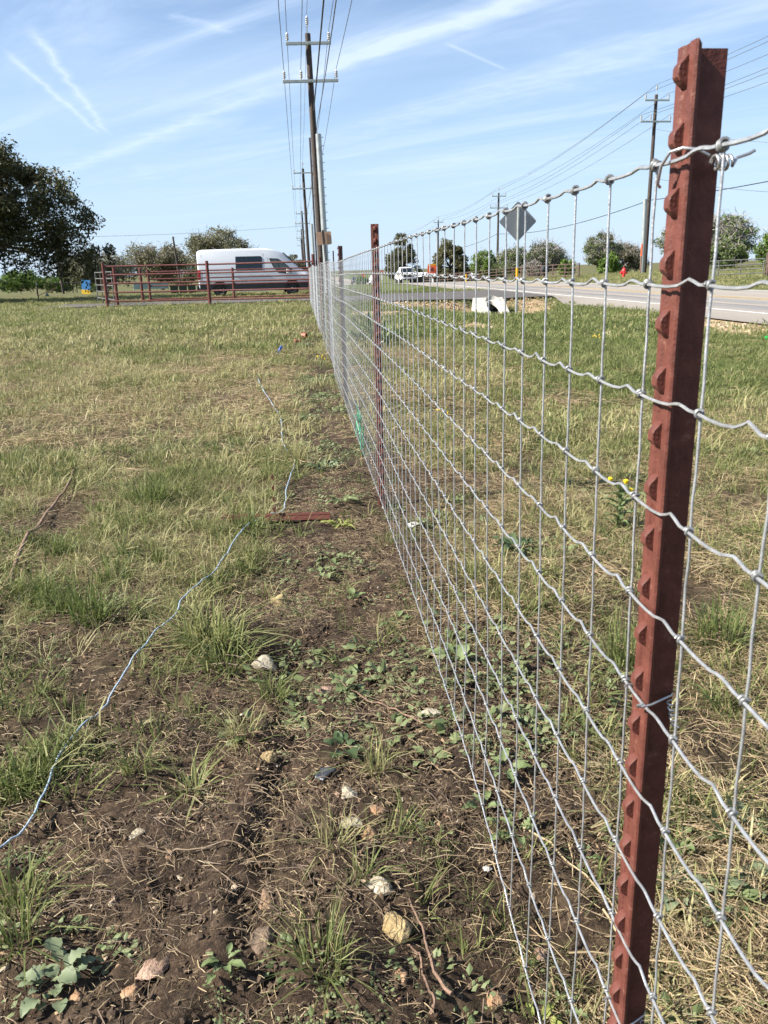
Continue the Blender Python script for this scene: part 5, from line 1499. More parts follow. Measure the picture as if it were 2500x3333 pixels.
# low creeping weeds
pw = protos(lambda r: leaflets_np(r, 26, 0.045, 0.014, 0.03), 6, M['weed'], 'weed_leaves')
pw2 = protos(lambda r: leaflets_np(r, 18, 0.055, 0.026, 0.03), 6, M['weed'], 'weed_leaves')
x, y = cloud(rg, 9000, -1.6, 0.8, 0.75, 6.0, lambda x, y: (0.25 + 0.75 * soil_mask(x, y)) * patchy(x, y, 87, 2.2, 0.47, 0.64) * 0.36)
place('creeping_weeds', rg, x, y, pw, 0.35, 1.1, 0.15)
x, y = cloud(rg, 5000, -0.8, 0.8, 1.3, 9.0, lambda x, y: soil_mask(x, y) * patchy(x, y, 89, 1.5, 0.45, 0.62) * 0.36 * sstep(x, -0.35, 0.1))
xb, yb = cloud(rg, 5000, -0.6, 0.5, 4.5, 20.0, lambda x, y: soil_mask(x, y) * patchy(x, y, 125, 1.2, 0.42, 0.6) * 0.30)
x, y = np.concatenate([x, xb]), np.concatenate([y, yb])
place('leafy_weeds', rg, x, y, pw2, 0.5, 1.2, 0.15)
# behind the fence: straw, grass, weeds
right_near = lambda x, y: (1 - soil_mask(x, y)) * (x > 0.34)
x, y = cloud(rg, 26000, 0.34, 4.0, 0.7, 6.0, lambda x, y: right_near(x, y) * (0.30 + 0.7 * patchy(x, y, 91, 1.9, 0.34, 0.6)) * 0.6)
place('dry_straw', rg, x, y, ps_near, 0.7, 1.7, 0.16)
x, y = cloud(rg, 20000, 0.34, 4.0, 0.7, 6.0, lambda x, y: right_near(x, y) * (0.12 + 0.88 * patchy(x, y, 93, 1.6, 0.42, 0.64)) * 0.5)
place('green_grass', rg, x, y, pg_near, 0.5, 1.3, 0.22)
x, y = cloud(rg, 16000, 0.34, 4.5, 0.8, 6.0, lambda x, y: right_near(x, y) * (0.3 + 0.7 * patchy(x, y, 95, 1.5, 0.38, 0.6)) * 0.5)
place('cured_grass', rg, x, y, pg_dry, 0.5, 1.3, 0.2)
x, y = cloud(rg, 5000, 0.36, 3.5, 0.8, 7.0, lambda x, y: right_near(x, y) * patchy(x, y, 97, 2.0, 0.50, 0.66) * 0.5)
place('leafy_weeds', rg, x, y, pw2, 0.5, 1.4, 0.2)
# mid distance
pm_g = protos(lambda r: blades_np(r, 40, 0.13, 0.085, 0.0060, 1.2), 6, M['grass'], 'grass_blades')
pm_d = protos(lambda r: blades_np(r, 30, 0.15, 0.085, 0.0060, 1.5), 6, M['grass_dry'], 'dry_grass')
pm_s = protos(lambda r: straws_np(r, 44, 0.17, 0.10, 0.0026, 0.02), 5, M['straw'], 'straw')
green_w = lambda x, y: np.clip(sstep(x, 1.2, 3.8) * sstep(y, 4, 8) * 0.8 + patchy(x, y, 101, 0.8, 0.42, 0.62) * 0.55 + 0.3 * sstep(y, 13, 24), 0, 1)
base_m = lambda x, y: no_hard(x, y) * (1 - 0.93 * soil_mask(x, y)) * (1 - 0.92 * np.clip(gravel_mask(x, y) * 1.3, 0, 1))
fall = lambda y: np.clip(1.15 - y / 16.0, 0.30, 1.0)
x, y = clumps(rg, 11000, -8, 9, 4.6, 13, lambda x, y: base_m(x, y) * green_w(x, y) * fall(y) * (0.3 + 0.7 * patchy(x, y, 121, 1.3, 0.4, 0.6)) * 0.6, 6, 0.16)
place('green_grass', rg, x, y, pm_g, 0.5, 1.2, 0.2)
pm_t = protos(lambda r: blades_np(r, 46, 0.14, 0.055, 0.0058, 1.0), 6, M['grass_lush'], 'turf_blades')
pf_t = protos(lambda r: blades_np(r, 52, 0.38, 0.065, 0.014, 0.9), 5, M['grass_lush'], 'turf_blades')
verge_w = lambda x, y: sstep(x, 1.6, 3.6) * sstep(y, 4.6, 7.5) * (0.35 + 0.65 * patchy(x, y, 103, 0.55, 0.36, 0.58))
x, y = cloud(rg, 50000, 1, 9, 4.4, 14, lambda x, y: base_m(x, y) * verge_w(x, y) * fall(y) * 0.9)
place('turf', rg, x, y, pm_t, 0.6, 1.2, 0.2)
x, y = cloud(rg, 30000, 0.6, 9, 13, 50, lambda x, y: base_m(x, y) * (0.3 + 0.7 * patchy(x, y, 103, 0.55, 0.36, 0.58)) * 0.7, 1.0)
place('turf', rg, x, y, pf_t, 0.6, 1.1, 0.15)
x, y = clumps(rg, 11000, -8, 9, 4.6, 13, lambda x, y: base_m(x, y) * (1 - 0.8 * verge_w(x, y)) * (1 - 0.75 * green_w(x, y)) * fall(y) * (0.3 + 0.7 * patchy(x, y, 123, 1.2, 0.4, 0.6)) * 0.55, 6, 0.17)
place('cured_grass', rg, x, y, pm_d, 0.5, 1.2, 0.2)
x, y = cloud(rg, 30000, -8, 7, 4.6, 12, lambda x, y: base_m(x, y) * (1 - 0.7 * green_w(x, y)) * fall(y) * 0.45)
place('dry_straw', rg, x, y, pm_s, 0.6, 1.3, 0.1)
# far field
pf_g = protos(lambda r: blades_np(r, 42, 0.36, 0.11, 0.016, 0.9), 5, M['grass'], 'grass_blades')
pf_d = protos(lambda r: blades_np(r, 40, 0.40, 0.11, 0.015, 1.2), 5, M['grass_dry'], 'dry_grass')
x, y = cloud(rg, 60000, -26, 12, 12, 48, lambda x, y: base_m(x, y) * green_w(x, y) * np.clip(1.1 - y / 60, 0.3, 1) * 0.62, 1.5)
place('green_grass', rg, x, y, pf_g, 0.5, 1.1, 0.15)
x, y = cloud(rg, 50000, -26, 12, 12, 48, lambda x, y: base_m(x, y) * (1 - 0.7 * green_w(x, y)) * np.clip(1.1 - y / 60, 0.3, 1) * 0.5, 1.5)
place('cured_grass', rg, x, y, pf_d, 0.5, 1.1, 0.15)
x, y = cloud(rg, 24000, 17, 48, 26, 75, lambda x, y: sstep(x, 17.0, 17.6) * 0.6, 1.5)
place('verge_grass', rg, x, y, pf_d + pf_g, 0.6, 1.5, 0.15)
# soil crumbs, pebbles, gravel
pc_ = [lump_mesh('soil_crumb', np.random.default_rng(i), M['clod'], 1, 0.75, 0.35) for i in range(6)]
x, y = cloud(rg, 90000, -1.8, 1.2, 0.7, 3.6, lambda x, y: (0.15 + 0.85 * soil_mask(x, y)) * (0.25 + 0.75 * patchy(x, y, 111, 3.5, 0.35, 0.65)) * np.clip(1.5 - y * 0.35, 0.25, 1))
place('soil_crumbs', rg, x, y, pc_, 0.0012, 0.0085, 0.6, 0.001)
pp_ = [lump_mesh('pebble', np.random.default_rng(i + 20), M['pebble'], 1, 0.6, 0.28) for i in range(6)]
x, y = cloud(rg, 16000, -1.6, 0.9, 0.75, 5.0, lambda x, y: (0.12 + 0.88 * soil_mask(x, y)) * (0.15 + 0.85 * patchy(x, y, 113, 2.2, 0.45, 0.66)) * 0.5)
place('pebbles', rg, x, y, pp_, 0.0014, 0.0085, 0.5, 0.001)
pv_ = [lump_mesh('gravel', np.random.default_rng(i + 40), M['gravel'], 1, 0.6, 0.3) for i in range(6)]
x, y = cloud(rg, 60000, 0.5, 9, 9, 29, lambda x, y: np.clip(gravel_mask(x, y), 0, 1) ** 1.5 * no_hard(x, y) * 0.4)
place('gravel', rg, x, y, pv_, 0.012, 0.045, 0.6, 0.003)

# ------------------------------------------------------------------ single stones
def stone(label, x, y, w, h, mt, seed, squash=0.7, ang=0.0, sink=0.47, rough=0.24, name='stone', group=None):
    rg_ = np.random.default_rng(seed)
    bm = lump(rg_, 3, squash, rough)
    for v in bm.verts:
        c = v.co
        k = 1 + 0.05 * math.sin(c.x * 9 + seed) * math.sin(c.y * 11) + 0.035 * math.sin(c.z * 17 + c.x * 13)
        # break a few flat faces off
        for nx_, ny_, nz_, dd in ((0.8, 0.3, 0.5, 0.72), (-0.6, 0.5, 0.62, 0.70), (0.1, -0.8, 0.6, 0.66), (-0.3, -0.5, 0.8, 0.60 * squash + 0.18)):
            q = c.x * nx_ + c.y * ny_ + c.z * nz_
            if q > dd:
                c -= Vector((nx_, ny_, nz_)) * (q - dd) * 0.85
        v.co = Vector((c.x * k * w * 0.54, c.y * k * h * 0.62, c.z * k * w * 0.54))
    me = bpy.data.meshes.new(name); bm.to_mesh(me); bm.free(); me.materials.append(M[mt])
    me.polygons.foreach_set('use_smooth', np.ones(len(me.polygons), bool)); me.set_sharp_from_angle(angle=R(28))
    o = link_mesh(name, me, None, (x, y, G(x, y) + w * 0.5 * squash * (1 - 2 * sink)), (0.1 * math.sin(seed), 0.1 * math.cos(seed), ang))
    return tag(o, label, 'stone', group)
SG = 'stones lying on the bare soil'
for i, (lb, x, y, w, h, mt, sq, ang) in enumerate([
    ('largest yellow ochre stone, rounded, between the fence and the plant tufts', 0.110, 1.172, 0.050, 0.062, 'st_yellow', 0.62, 0.4),
    ('flat cream stone touching the upper side of the largest yellow stone', 0.088, 1.247, 0.050, 0.040, 'st_cream', 0.42, -0.3),
    ('chunky white limestone in the middle of the cluster of four stones', 0.047, 1.445, 0.036, 0.060, 'st_cream', 0.75, 1.2),
    ('beige stone just above the chunky white limestone', 0.049, 1.528, 0.034, 0.036, 'st_cream', 0.7, 0.6),
    ('warm brown rounded stone below right of the chunky white limestone', 0.084, 1.395, 0.038, 0.046, 'st_orange', 0.72, 0.2),
    ('small brown stone right of the chunky white limestone', 0.108, 1.478, 0.028, 0.032, 'st_orange', 0.7, 0.9),
    ('small orange stone directly below the largest yellow stone', 0.109, 1.071, 0.021, 0.030, 'st_orange', 0.7, 0.3),
    ('pointed tan and white stone beside the lowest wire of the mesh', 0.262, 1.045, 0.036, 0.034, 'st_orange', 0.8, 0.8),
    ('orange stone cut by the bottom edge behind the mesh', 0.330, 0.935, 0.036, 0.034, 'st_orange', 0.8, 0.1),
    ('pale cream stone cut by the bottom edge left of the nearest post', 0.372, 0.925, 0.026, 0.024, 'st_cream', 0.7, 0.5),
    ('large pale cream stone beside the long grass clump in the middle of the strip', -0.159, 2.165, 0.066, 0.058, 'st_cream', 0.68, 0.2),
    ('tan stone with a chipped top near the far end of the bare soil strip', -0.132, 2.705, 0.062, 0.05, 'st_yellow', 0.62, 0.7),
    ('flat pinkish brown stone among the leafy weeds in the middle of the strip', 0.012, 2.007, 0.048, 0.034, 'st_pink', 0.36, 0.0),
    ('long flat pinkish stone right of the silver leaved plant', -0.298, 1.106, 0.046, 0.056, 'st_pink', 0.34, -0.6),
    ('smooth tan stone below the long flat pinkish stone', -0.326, 1.058, 0.029, 0.034, 'st_orange', 0.6, -0.5),
    ('dark brown half buried stone in the shallow furrow at the bottom', -0.120, 1.146, 0.044, 0.046, 'st_dark', 0.6, 0.2),
    ('brown stone just above the dark half buried one in the furrow', -0.117, 1.240, 0.028, 0.040, 'st_brown', 0.62, 0.3),
    ('red brown stone tucked under the silver leaved plant', -0.409, 1.058, 0.022, 0.024, 'st_orange', 0.7, 0.0),
    ('tiny orange stone alone on the bare soil above the bottom furrow', -0.315, 1.396, 0.015, 0.016, 'st_orange', 0.7, 0.0),
    ('flat cream chip alone on the open soil right of the blue twine', -0.390, 1.458, 0.033, 0.024, 'st_cream', 0.3, 0.4),
    ('reddish pink stone behind the lower mesh', 0.366, 1.137, 0.022, 0.028, 'st_pink', 0.75, 0.4),
    ('tan stone behind the lower mesh, left of the reddish pink one', 0.328, 1.124, 0.028, 0.026, 'st_yellow', 0.6, 0.8),
    ('bright orange small stone at the very bottom edge of the soil', -0.017, 0.997, 0.024, 0.018, 'st_orange', 0.6, 0.1),
    ('dark yellow stone left of the black plastic scrap', -0.133, 1.715, 0.042, 0.032, 'st_yellow', 0.5, 0.3),
    ('jagged white limestone lump at the foot of the mesh', 0.268, 1.830, 0.075, 0.045, 'st_cream', 0.45, 0.2),
    ('smaller white limestone lump right of the jagged one, behind the mesh', 0.345, 1.812, 0.040, 0.03, 'st_cream', 0.45, 0.9),
    ('little pale pebble stone alone on the soil right of the blue twine bend', -0.439, 1.915, 0.016, 0.020, 'st_cream', 0.8, 0.2)]):
    stone(lb, x, y, w, h, mt, 500 + i, sq, ang, group=SG)

# ------------------------------------------------------------------ single weeds with separate leaves
def leaf_mesh(name, L, w, mt, shape, seed):
    r_ = random.Random(seed)
    rows, cols = 8, 5
    vs = []; fs = []
    ph = r_.random() * 6
    for i in range(rows):
        t = i / (rows - 1)
        if shape == 'broad':
            wd = math.sin(math.pi * min(1, 0.04 + t * 0.96) ** 0.8) ** 0.75
            if t < 0.12: wd = 0.16
        elif shape == 'lobed':
            wd = (math.sin(math.pi * (0.06 + 0.94 * t) ** 0.75) ** 0.8) * (1.0 if i % 2 else 0.55)
        elif shape == 'strap':
            wd = math.sin(math.pi * (0.12 + 0.86 * t)) ** 0.6
        else:
            wd = math.sin(math.pi * (0.03 + 0.95 * t) ** 0.9)
            if t < 0.12: wd = 0.2
        wd = max(wd, 0.03)
        for j in range(cols):
            u = (j / (cols - 1) - 0.5) * 2
            z = 0.10 * L * abs(u) * wd * 0.9 + 0.055 * L * math.sin(t * 17 + ph + (3.1 if u < 0 else 0)) * abs(u) + 0.03 * L * math.sin(t * 23 + u * 5)
            z += L * (0.42 * t - 0.55 * t * t)
            vs.append((L * t * 0.95, u * wd * w / 2, z))
    for i in range(rows - 1):
        for j in range(cols - 1):
            a = i * cols + j
            fs.append((a, a + 1, a + cols + 1, a + cols))
    me = bpy.data.meshes.new(name); me.from_pydata(vs, [], fs); me.materials.append(M[mt])
    me.polygons.foreach_set('use_smooth', np.ones(len(fs), bool))
    return me
def weed(label, x, y, rad, n, mt, shape, up=0.25, seed=0, wr=0.6, stem=0.0, group='broad leaved weeds', name='weed'):
    r_ = random.Random(seed)
    t = thing(name, label, 'weed', (x, y, G(x, y) - 0.002), r_.random() * 6, group)
    lib = [leaf_mesh('leaf', rad * s_, rad * s_ * wr, mt, shape, seed + k) for k, s_ in enumerate((1.0, 0.82, 0.66, 0.5))]
    for k in range(n):
        a = k * 2.399 + r_.uniform(-.35, .35)
        me = lib[min(3, k * 4 // n)] if r_.random() < 0.75 else r_.choice(lib)
        lift = up * (0.4 + 1.1 * k / n) + r_.uniform(-.12, .12)
        d = rad * r_.uniform(0.0, 0.28) + (stem * rad * r_.random())
        o = link_mesh('leaf', me, t, (math.cos(a) * d, math.sin(a) * d, 0.004 + rad * up * 0.25 * r_.random() + stem * rad * 0.5 * r_.random()), (r_.uniform(-.3, .3), -lift, a))
    return t
for i, (lb, x, y, rad, n, mt, shp, up, wr, st) in enumerate([
    ('silver green crinkled leafed weed at the bottom left corner', -0.443, 1.090, 0.036, 22, 'weed_silver', 'broad', 0.30, 0.80, 1.25),
    ('tiny four leafed seedling above the silver green weed', -0.439, 1.205, 0.024, 5, 'weed_green', 'oval', 0.2, 0.6, 0.2),
    ('small tangled green weed at the bottom left of the furrow', -0.180, 1.085, 0.032, 12, 'weed_green', 'oval', 0.4, 0.5, 0.6),
    ('pale big leafed weed growing up through the mesh foot in the middle', 0.400, 2.120, 0.060, 9, 'weed_green', 'broad', 0.7, 0.6, 0.5),
    ('round pale leafed weed in the middle of the soil strip right of the pinkish stone', 0.100, 2.050, 0.060, 11, 'weed_green', 'broad', 0.25, 0.6, 0.6),
    ('dark leafed weed just above the black plastic scrap', 0.044, 1.700, 0.045, 10, 'weed_dark', 'broad', 0.35, 0.65, 0.5),
    ('single upright pale leaved seedling beyond the round pale leafed weed', 0.135, 2.640, 0.045, 5, 'weed_green', 'broad', 0.7, 0.55, 0.2),
    ('pale green weed touching the mesh beyond the jagged limestone', 0.258, 2.400, 0.050, 8, 'weed_green', 'broad', 0.35, 0.5, 0.5),
    ('small two tone weed at the mesh foot below the jagged limestone', 0.246, 1.640, 0.040, 9, 'weed', 'broad', 0.35, 0.6, 0.5),
    ('dark green thistle like weed behind the mesh in the sunlit litter', 0.805, 3.005, 0.110, 13, 'weed_dark', 'lobed', 0.5, 0.42, 0.2),
    ('grey green lobed rosette right of the twine, the farther of two', 0.085, 4.560, 0.125, 15, 'weed_silver', 'lobed', 0.35, 0.34, 0.2),
    ('green lobed rosette between the fallen post and the second fence post', 0.155, 3.850, 0.090, 14, 'weed', 'lobed', 0.35, 0.38, 0.3),
    ('yellow green strap leaved plant just right of the fallen post', 0.125, 3.480, 0.075, 14, 'weed_yellow', 'strap', 0.45, 0.26, 0.1),
    ('sprawling pale leafed weed at the right edge near the bottom', 0.655, 1.215, 0.046, 16, 'weed_silver', 'oval', 0.4, 0.66, 1.0),
    ('leafy sprawling weed right of the nearest post at the bottom right', 0.720, 1.165, 0.044, 16, 'weed_green', 'oval', 0.4, 0.7, 1.0),
    ('pale grey green weed at the right border below the last wires', 0.800, 1.190, 0.046, 14, 'weed_silver', 'oval', 0.45, 0.7, 1.0),
    ('upright soft leaved weed behind the nearest post', 0.700, 1.320, 0.044, 12, 'weed_green', 'oval', 0.6, 0.6, 0.8),
    ('tall soft leaved weed at the right border above the sprawling ones', 0.860, 1.320, 0.046, 12, 'weed_silver', 'oval', 0.7, 0.6, 0.8),
    ('green leafed weed behind the lower mesh, left of the dug patch', 0.402, 1.560, 0.045, 10, 'weed_green', 'broad', 0.4, 0.5, 0.7),
    ('single long pale leaf weed pressed against the lower mesh', 0.335, 1.465, 0.050, 5, 'weed_green', 'oval', 0.7, 0.45, 0.2),
    ('bushy green weed behind the lower mesh among straw', 0.385, 1.385, 0.044, 13, 'weed_green', 'lobed', 0.5, 0.5, 0.9),
    ('yellow green leaf weed at the bottom edge behind the mesh', 0.330, 1.010, 0.036, 7, 'weed_yellow', 'oval', 0.4, 0.5, 0.4),
    ('small green weed by the pointed tan and white stone', 0.370, 1.040, 0.030, 9, 'weed_green', 'lobed', 0.35, 0.5, 0.6),
    ('flat leafed weed patch left of the mesh in the far part of the strip', 0.060, 3.050, 0.050, 12, 'weed', 'broad', 0.2, 0.6, 1.0),
    ('flat leafed weed patch just before the pale seedling in the strip', 0.030, 2.900, 0.046, 12, 'weed', 'broad', 0.2, 0.6, 1.0),
    ('tall sunlit green weed clump behind the second fence post', 1.150, 11.9, 0.34, 16, 'weed_green', 'strap', 1.1, 0.22, 0.6),
    ('second tall sunlit weed clump behind the second fence post', 1.10, 12.9, 0.36, 16, 'weed_green', 'strap', 1.1, 0.22, 0.6)]):
    weed(lb, x, y, rad, n, mt, shp, up, 700 + i * 11, wr, st)
# ragwort with yellow heads
t = thing('flowering_weed', 'feathery green weed with three yellow flower heads behind the mesh', 'flower', (1.30, 3.22, G(1.3, 3.22)))
MB().tube([(0, 0, 0), (0.01, 0, 0.12), (0.02, 0, 0.20)], 0.004, 5).build('stem', M['weed_green'], t)
lm = leaf_mesh('leaf', 0.09, 0.035, 'weed_green', 'lobed', 5)
for k in range(16):
    link_mesh('leaf', lm, t, (0.01, 0, 0.012 * k), (0.2, -0.5, k * 2.4))
for k, (a, b_, c) in enumerate(((0.03, 0.0, 0.215), (-0.035, 0.01, 0.225), (0.045, -0.02, 0.18))):
    MB().tube([(0.02, 0, 0.17), (a * 0.7 + 0.01, b_, c - 0.02), (a, b_, c)], 0.0025, 5).build('stalk', M['weed_yellow'], t)
    mb = MB().lathe([(0.005, c - 0.008), (0.010, c + 0.000), (0.011, c + 0.007), (0.005, c + 0.012)], 9, 'z', (a, b_, 0))
    mb.build('flower_head', M['petal'], t, 40)
for k, (lb, x, y) in enumerate([('small yellow wildflower in the far grass beside the mesh', 0.20, 9.6), ('yellow wildflowers in the grass near the driveway', -0.6, 26.5), ('yellow wildflower behind the upper mesh right of the second post', 0.95, 5.6), ('tiny yellow flower in the turf below the diamond sign', 4.0, 11.0)]):
    t = thing('wildflower', lb, 'flower', (x, y, G(x, y)))
    s_ = 1 + y * 0.05
    for q in range(5):
        a = q * 1.3
        MB().tube([(0, 0, 0), (0.03 * s_ * math.cos(a), 0.03 * s_ * math.sin(a), 0.09 * s_)], 0.002 * s_, 4).build('stem', M['weed_green'], t)
        MB().lathe([(0.003 * s_, 0.086 * s_ + 0.01 * q), (0.0045 * s_, 0.091 * s_ + 0.01 * q), (0.004 * s_, 0.098 * s_ + 0.01 * q)], 7, 'z', (0.03 * s_ * math.cos(a), 0.03 * s_ * math.sin(a), 0)).build('flower_head', M['petal'], t)
# distinct grass tufts
def tuft(label, x, y, rad, n, h, w, lean, mt, seed, group='separate grass tufts'):
    V, F = blades_np(np.random.default_rng(seed), n, rad * 0.35, h, w, lean)
    o = link_mesh('grass_tuft', np_mesh('grass_tuft', V, F, M[mt]), None, (x, y, G(x, y)))
    return tag(o, label, 'grass tuft', group)
for i, (lb, x, y, rad, n, h, w, ln, mt) in enumerate([
    ('fine grey green bunch grass clump beside the twine at mid distance', -0.083, 4.75, 0.16, 260, 0.17, 0.0026, 0.75, 'grass_dry'),
    ('large lush grass clump between the twine and the large cream stone', -0.33, 2.36, 0.26, 240, 0.15, 0.0046, 1.0, 'grass'),
    ('second lush grass patch just below the lush clump by the twine', -0.27, 2.20, 0.20, 130, 0.13, 0.0042, 1.1, 'grass'),
    ('green grass clump at the left, beyond the stick', -0.776, 3.96, 0.22, 150, 0.17, 0.0042, 0.6, 'grass_lush'),
    ('tall green grass clump left of the twine', -0.747, 2.58, 0.18, 150, 0.16, 0.0038, 0.6, 'grass_lush'),
    ('wiry grass tuft against the large cream stone', -0.130, 1.99, 0.10, 90, 0.10, 0.0026, 0.9, 'grass'),
    ('wiry grass tuft in front of the stone cluster', 0.010, 1.36, 0.08, 70, 0.085, 0.0020, 1.2, 'grass_dry'),
    ('spreading grass tuft at the bottom centre of the soil', -0.020, 1.085, 0.10, 110, 0.10, 0.0024, 1.0, 'grass'),
    ('flattened broad bladed grass tuft on the open soil', -0.300, 1.60, 0.09, 40, 0.10, 0.0050, 1.4, 'grass'),
    ('green grass tuft at the left edge above the silver weed', -0.575, 1.28, 0.12, 90, 0.11, 0.0034, 0.7, 'grass'),
    ('ragged grass tuft at the left edge beside the bottom left weed', -0.535, 1.17, 0.09, 60, 0.10, 0.0030, 0.9, 'grass'),
    ('dense green grass clump behind the mesh left of the nearest post', 0.880, 2.04, 0.18, 200, 0.16, 0.0030, 0.6, 'grass_lush'),
    ('green grass clump at the right edge behind the nearest post', 1.18, 2.10, 0.18, 160, 0.16, 0.0030, 0.6, 'grass_lush'),
    ('grass tuft in the strip just left of the mesh foot', 0.12, 1.62, 0.09, 60, 0.095, 0.0026, 0.9, 'grass'),
    ('small tuft near the end of the fallen post', -0.06, 3.34, 0.07, 18, 0.08, 0.0034, 0.9, 'grass_lush'),
    ('broad pale grass tuft leaning over the twine by the fallen post', -0.30, 3.46, 0.16, 110, 0.13, 0.0042, 1.0, 'grass'),
    ('wispy grass tuft on the soil left of the black plastic scrap', -0.20, 1.80, 0.10, 60, 0.10, 0.0022, 0.9, 'grass_dry'),
    ('short grass tuft on the open soil below the twine bend', -0.42, 1.68, 0.10, 60, 0.08, 0.0026, 1.0, 'grass')]):
    tuft(lb, x, y, rad, n, h, w, ln, mt, 900 + i)

# ------------------------------------------------------------------ twine, stick, scraps
def smooth_path(pts, n=8):
    out = []
    P = [Vector(p) for p in pts]
    for i in range(len(P) - 1):
        a, b_, c, d = P[max(i - 1, 0)], P[i], P[i + 1], P[min(i + 2, len(P) - 1)]
        for k in range(n):
            t = k / n
            out.append(0.5 * ((2 * b_) + (c - a) * t + (2 * a - 5 * b_ + 4 * c - d) * t * t + (3 * b_ - a - 3 * c + d) * t ** 3))
    out.append(P[-1])
    return out
tw = [(-0.70, 1.33), (-0.662, 1.382), (-0.646, 1.41), (-0.613, 1.477), (-0.602, 1.582), (-0.615, 1.703), (-0.602, 1.859), (-0.562, 2.013), (-0.524, 2.207), (-0.501, 2.39), (-0.456, 2.524), (-0.451, 2.659), (-0.406, 2.824), (-0.36, 2.959), (-0.312, 3.28), (-0.267, 3.509),
      (-0.199, 3.624), (-0.132, 3.687), (-0.12, 4.056), (-0.095, 4.445), (-0.086, 4.727), (-0.16, 5.203), (-0.197, 6.232), (-0.277, 6.919), (-0.405, 7.929), (-0.517, 9.037)]
pts = smooth_path([(x, y, 0) for x, y in tw], 10)
hz = [0.012 + 0.010 * float(vnoise(p.y * 5, 0.5, 7)) + (0.028 if 2.0 < p.y < 3.5 else 0.012) for p in pts]
pts = [Vector((p.x + 0.002 * math.sin(p.y * 31), p.y, G(p.x, p.y) + h)) for p, h in zip(pts, hz)]
o = MB().tube(pts, [0.0019 + 0.00025 * p.y for p in pts], 7).build('twine', M['rope'], None, 60)
tag(o, 'pale blue twine winding across the grass from the lower left', 'twine')
st = [(-1.06, 2.45), (-1.106, 2.682), (-1.125, 2.829), (-1.169, 3.197), (-1.236, 3.702), (-1.261, 4.182), (-1.345, 4.75)]
pts = smooth_path([(x, y, 0) for x, y in st], 6)
pts = [Vector((p.x + 0.008 * math.sin(p.y * 9), p.y, G(p.x, p.y) + 0.035 + 0.01 * math.sin(p.y * 6))) for p in pts]
t = thing('stick', 'long bare stick lying in the grass at the left edge', 'stick', (0, 0, 0))
MB().tube(pts, [0.010 - 0.0045 * k / len(pts) for k in range(len(pts))], 7).build('shaft', M['stick'], t, 60)
for k in (6, 14, 22):
    p = pts[k]
    MB().tube([p, p + Vector((0.03, 0.04, 0.01)), p + Vector((0.045, 0.075, 0.03))], [0.005, 0.0035, 0.002], 5).build('side_twig', M['stick'], t, 60)
for i, (lb, x, y, L, a, r0) in enumerate([('dark dead stem lying in the soil left of the mesh foot', 0.16, 1.12, 0.20, 1.75, 0.004), ('second dark dead stem parallel to the first one', 0.145, 1.06, 0.16, 1.68, 0.003), ('pale bent dry stem at the bottom right of the soil', 0.215, 0.985, 0.10, 1.1, 0.0022),
                                          ('thin dark twig crossing the weeds in the middle of the strip', 0.13, 1.93, 0.42, 2.2, 0.0024), ('long pale dry stem on the soil below the twine', -0.25, 1.37, 0.24, -0.3, 0.0022), ('pale dry stem arching over the leafy weeds', -0.02, 1.86, 0.22, -0.35, 0.0018),
                                          ('thin brown twig lying across the strip above the plastic scrap', -0.09, 1.76, 0.30, -0.2, 0.0022), ('pale dry stalk sloping behind the lower mesh', 0.50, 1.25, 0.35, -1.0, 0.0028), ('long dry stalk leaning towards the bottom behind the post', 0.57, 1.05, 0.30, -1.15, 0.003), ('dry grey stalk lying at the mesh foot', 0.30, 1.55, 0.26, 2.5, 0.0026)]):
    rr = random.Random(i)
    p = [Vector((x + math.cos(a) * L * (q - 0.5) + rr.uniform(-.012, .012), y + math.sin(a) * L * (q - 0.5) + rr.uniform(-.012, .012), 0)) for q in (0, 0.25, 0.5, 0.75, 1)]
    p = [Vector((q.x, q.y, G(q.x, q.y) + 0.010 + rr.uniform(0, 0.012))) for q in smooth_path(p, 4)]
    o = MB().tube(p, [r0 * (1 - 0.5 * k / len(p)) for k in range(len(p))], 5).build('dry_stem', M['stick'] if 'dark' in lb or 'brown' in lb else M['straw'], None, 60)
    tag(o, lb, 'dry stem', 'single dead stems')
def scrap(name, label, cat, x, y, w, h, mt, seed, lift=0.01):
    r_ = random.Random(seed); n = 6
    vs = []; fs = []
    for i in range(n):
        for j in range(n):
            u, v = i / (n - 1) - 0.5, j / (n - 1) - 0.5
            k = 1 - 0.35 * r_.random() if i in (0, n - 1) or j in (0, n - 1) else 1
            vs.append((u * w * k, v * h * k, lift + 0.22 * w * (0.25 - u * u) + r_.uniform(-.08, .08) * w * 0.5))
    for i in range(n - 1):
        for j in range(n - 1):
            a = i * n + j; fs.append((a, a + n, a + n + 1, a + 1))
    mb = MB().add(vs, fs)
    o = mb.build(name, M[mt], None, 40, (x, y, G(x, y)), (0, 0, r_.random()))
    sd = o.modifiers.new('thick', 'SOLIDIFY'); sd.thickness = 0.0012
    return tag(o, label, cat)
M['scrap_black'] = mat('torn_black_plastic', (0.045, 0.05, 0.058), 0.35, 0, 0.3, 40)
scrap('plastic_scrap', 'torn black plastic scrap lying on the dark soil', 'scrap', 0.0, 1.600, 0.058, 0.036, 'scrap_black', 3, 0.012)
scrap('paper_scrap', 'crumpled white scrap on the ground behind the mesh, right of the second post', 'scrap', 0.452, 3.42, 0.07, 0.06, 'concrete', 4, 0.010)
scrap('paper_scrap', 'small white flake on the ground at the lower mesh', 'scrap', 0.309, 1.315, 0.018, 0.018, 'concrete', 5, 0.006)
t = thing('marker_flag', 'little blue marker flag on a wire in the grass left of the far fence', 'flag', (-0.325, 11.4, G(-0.3, 11.4)))
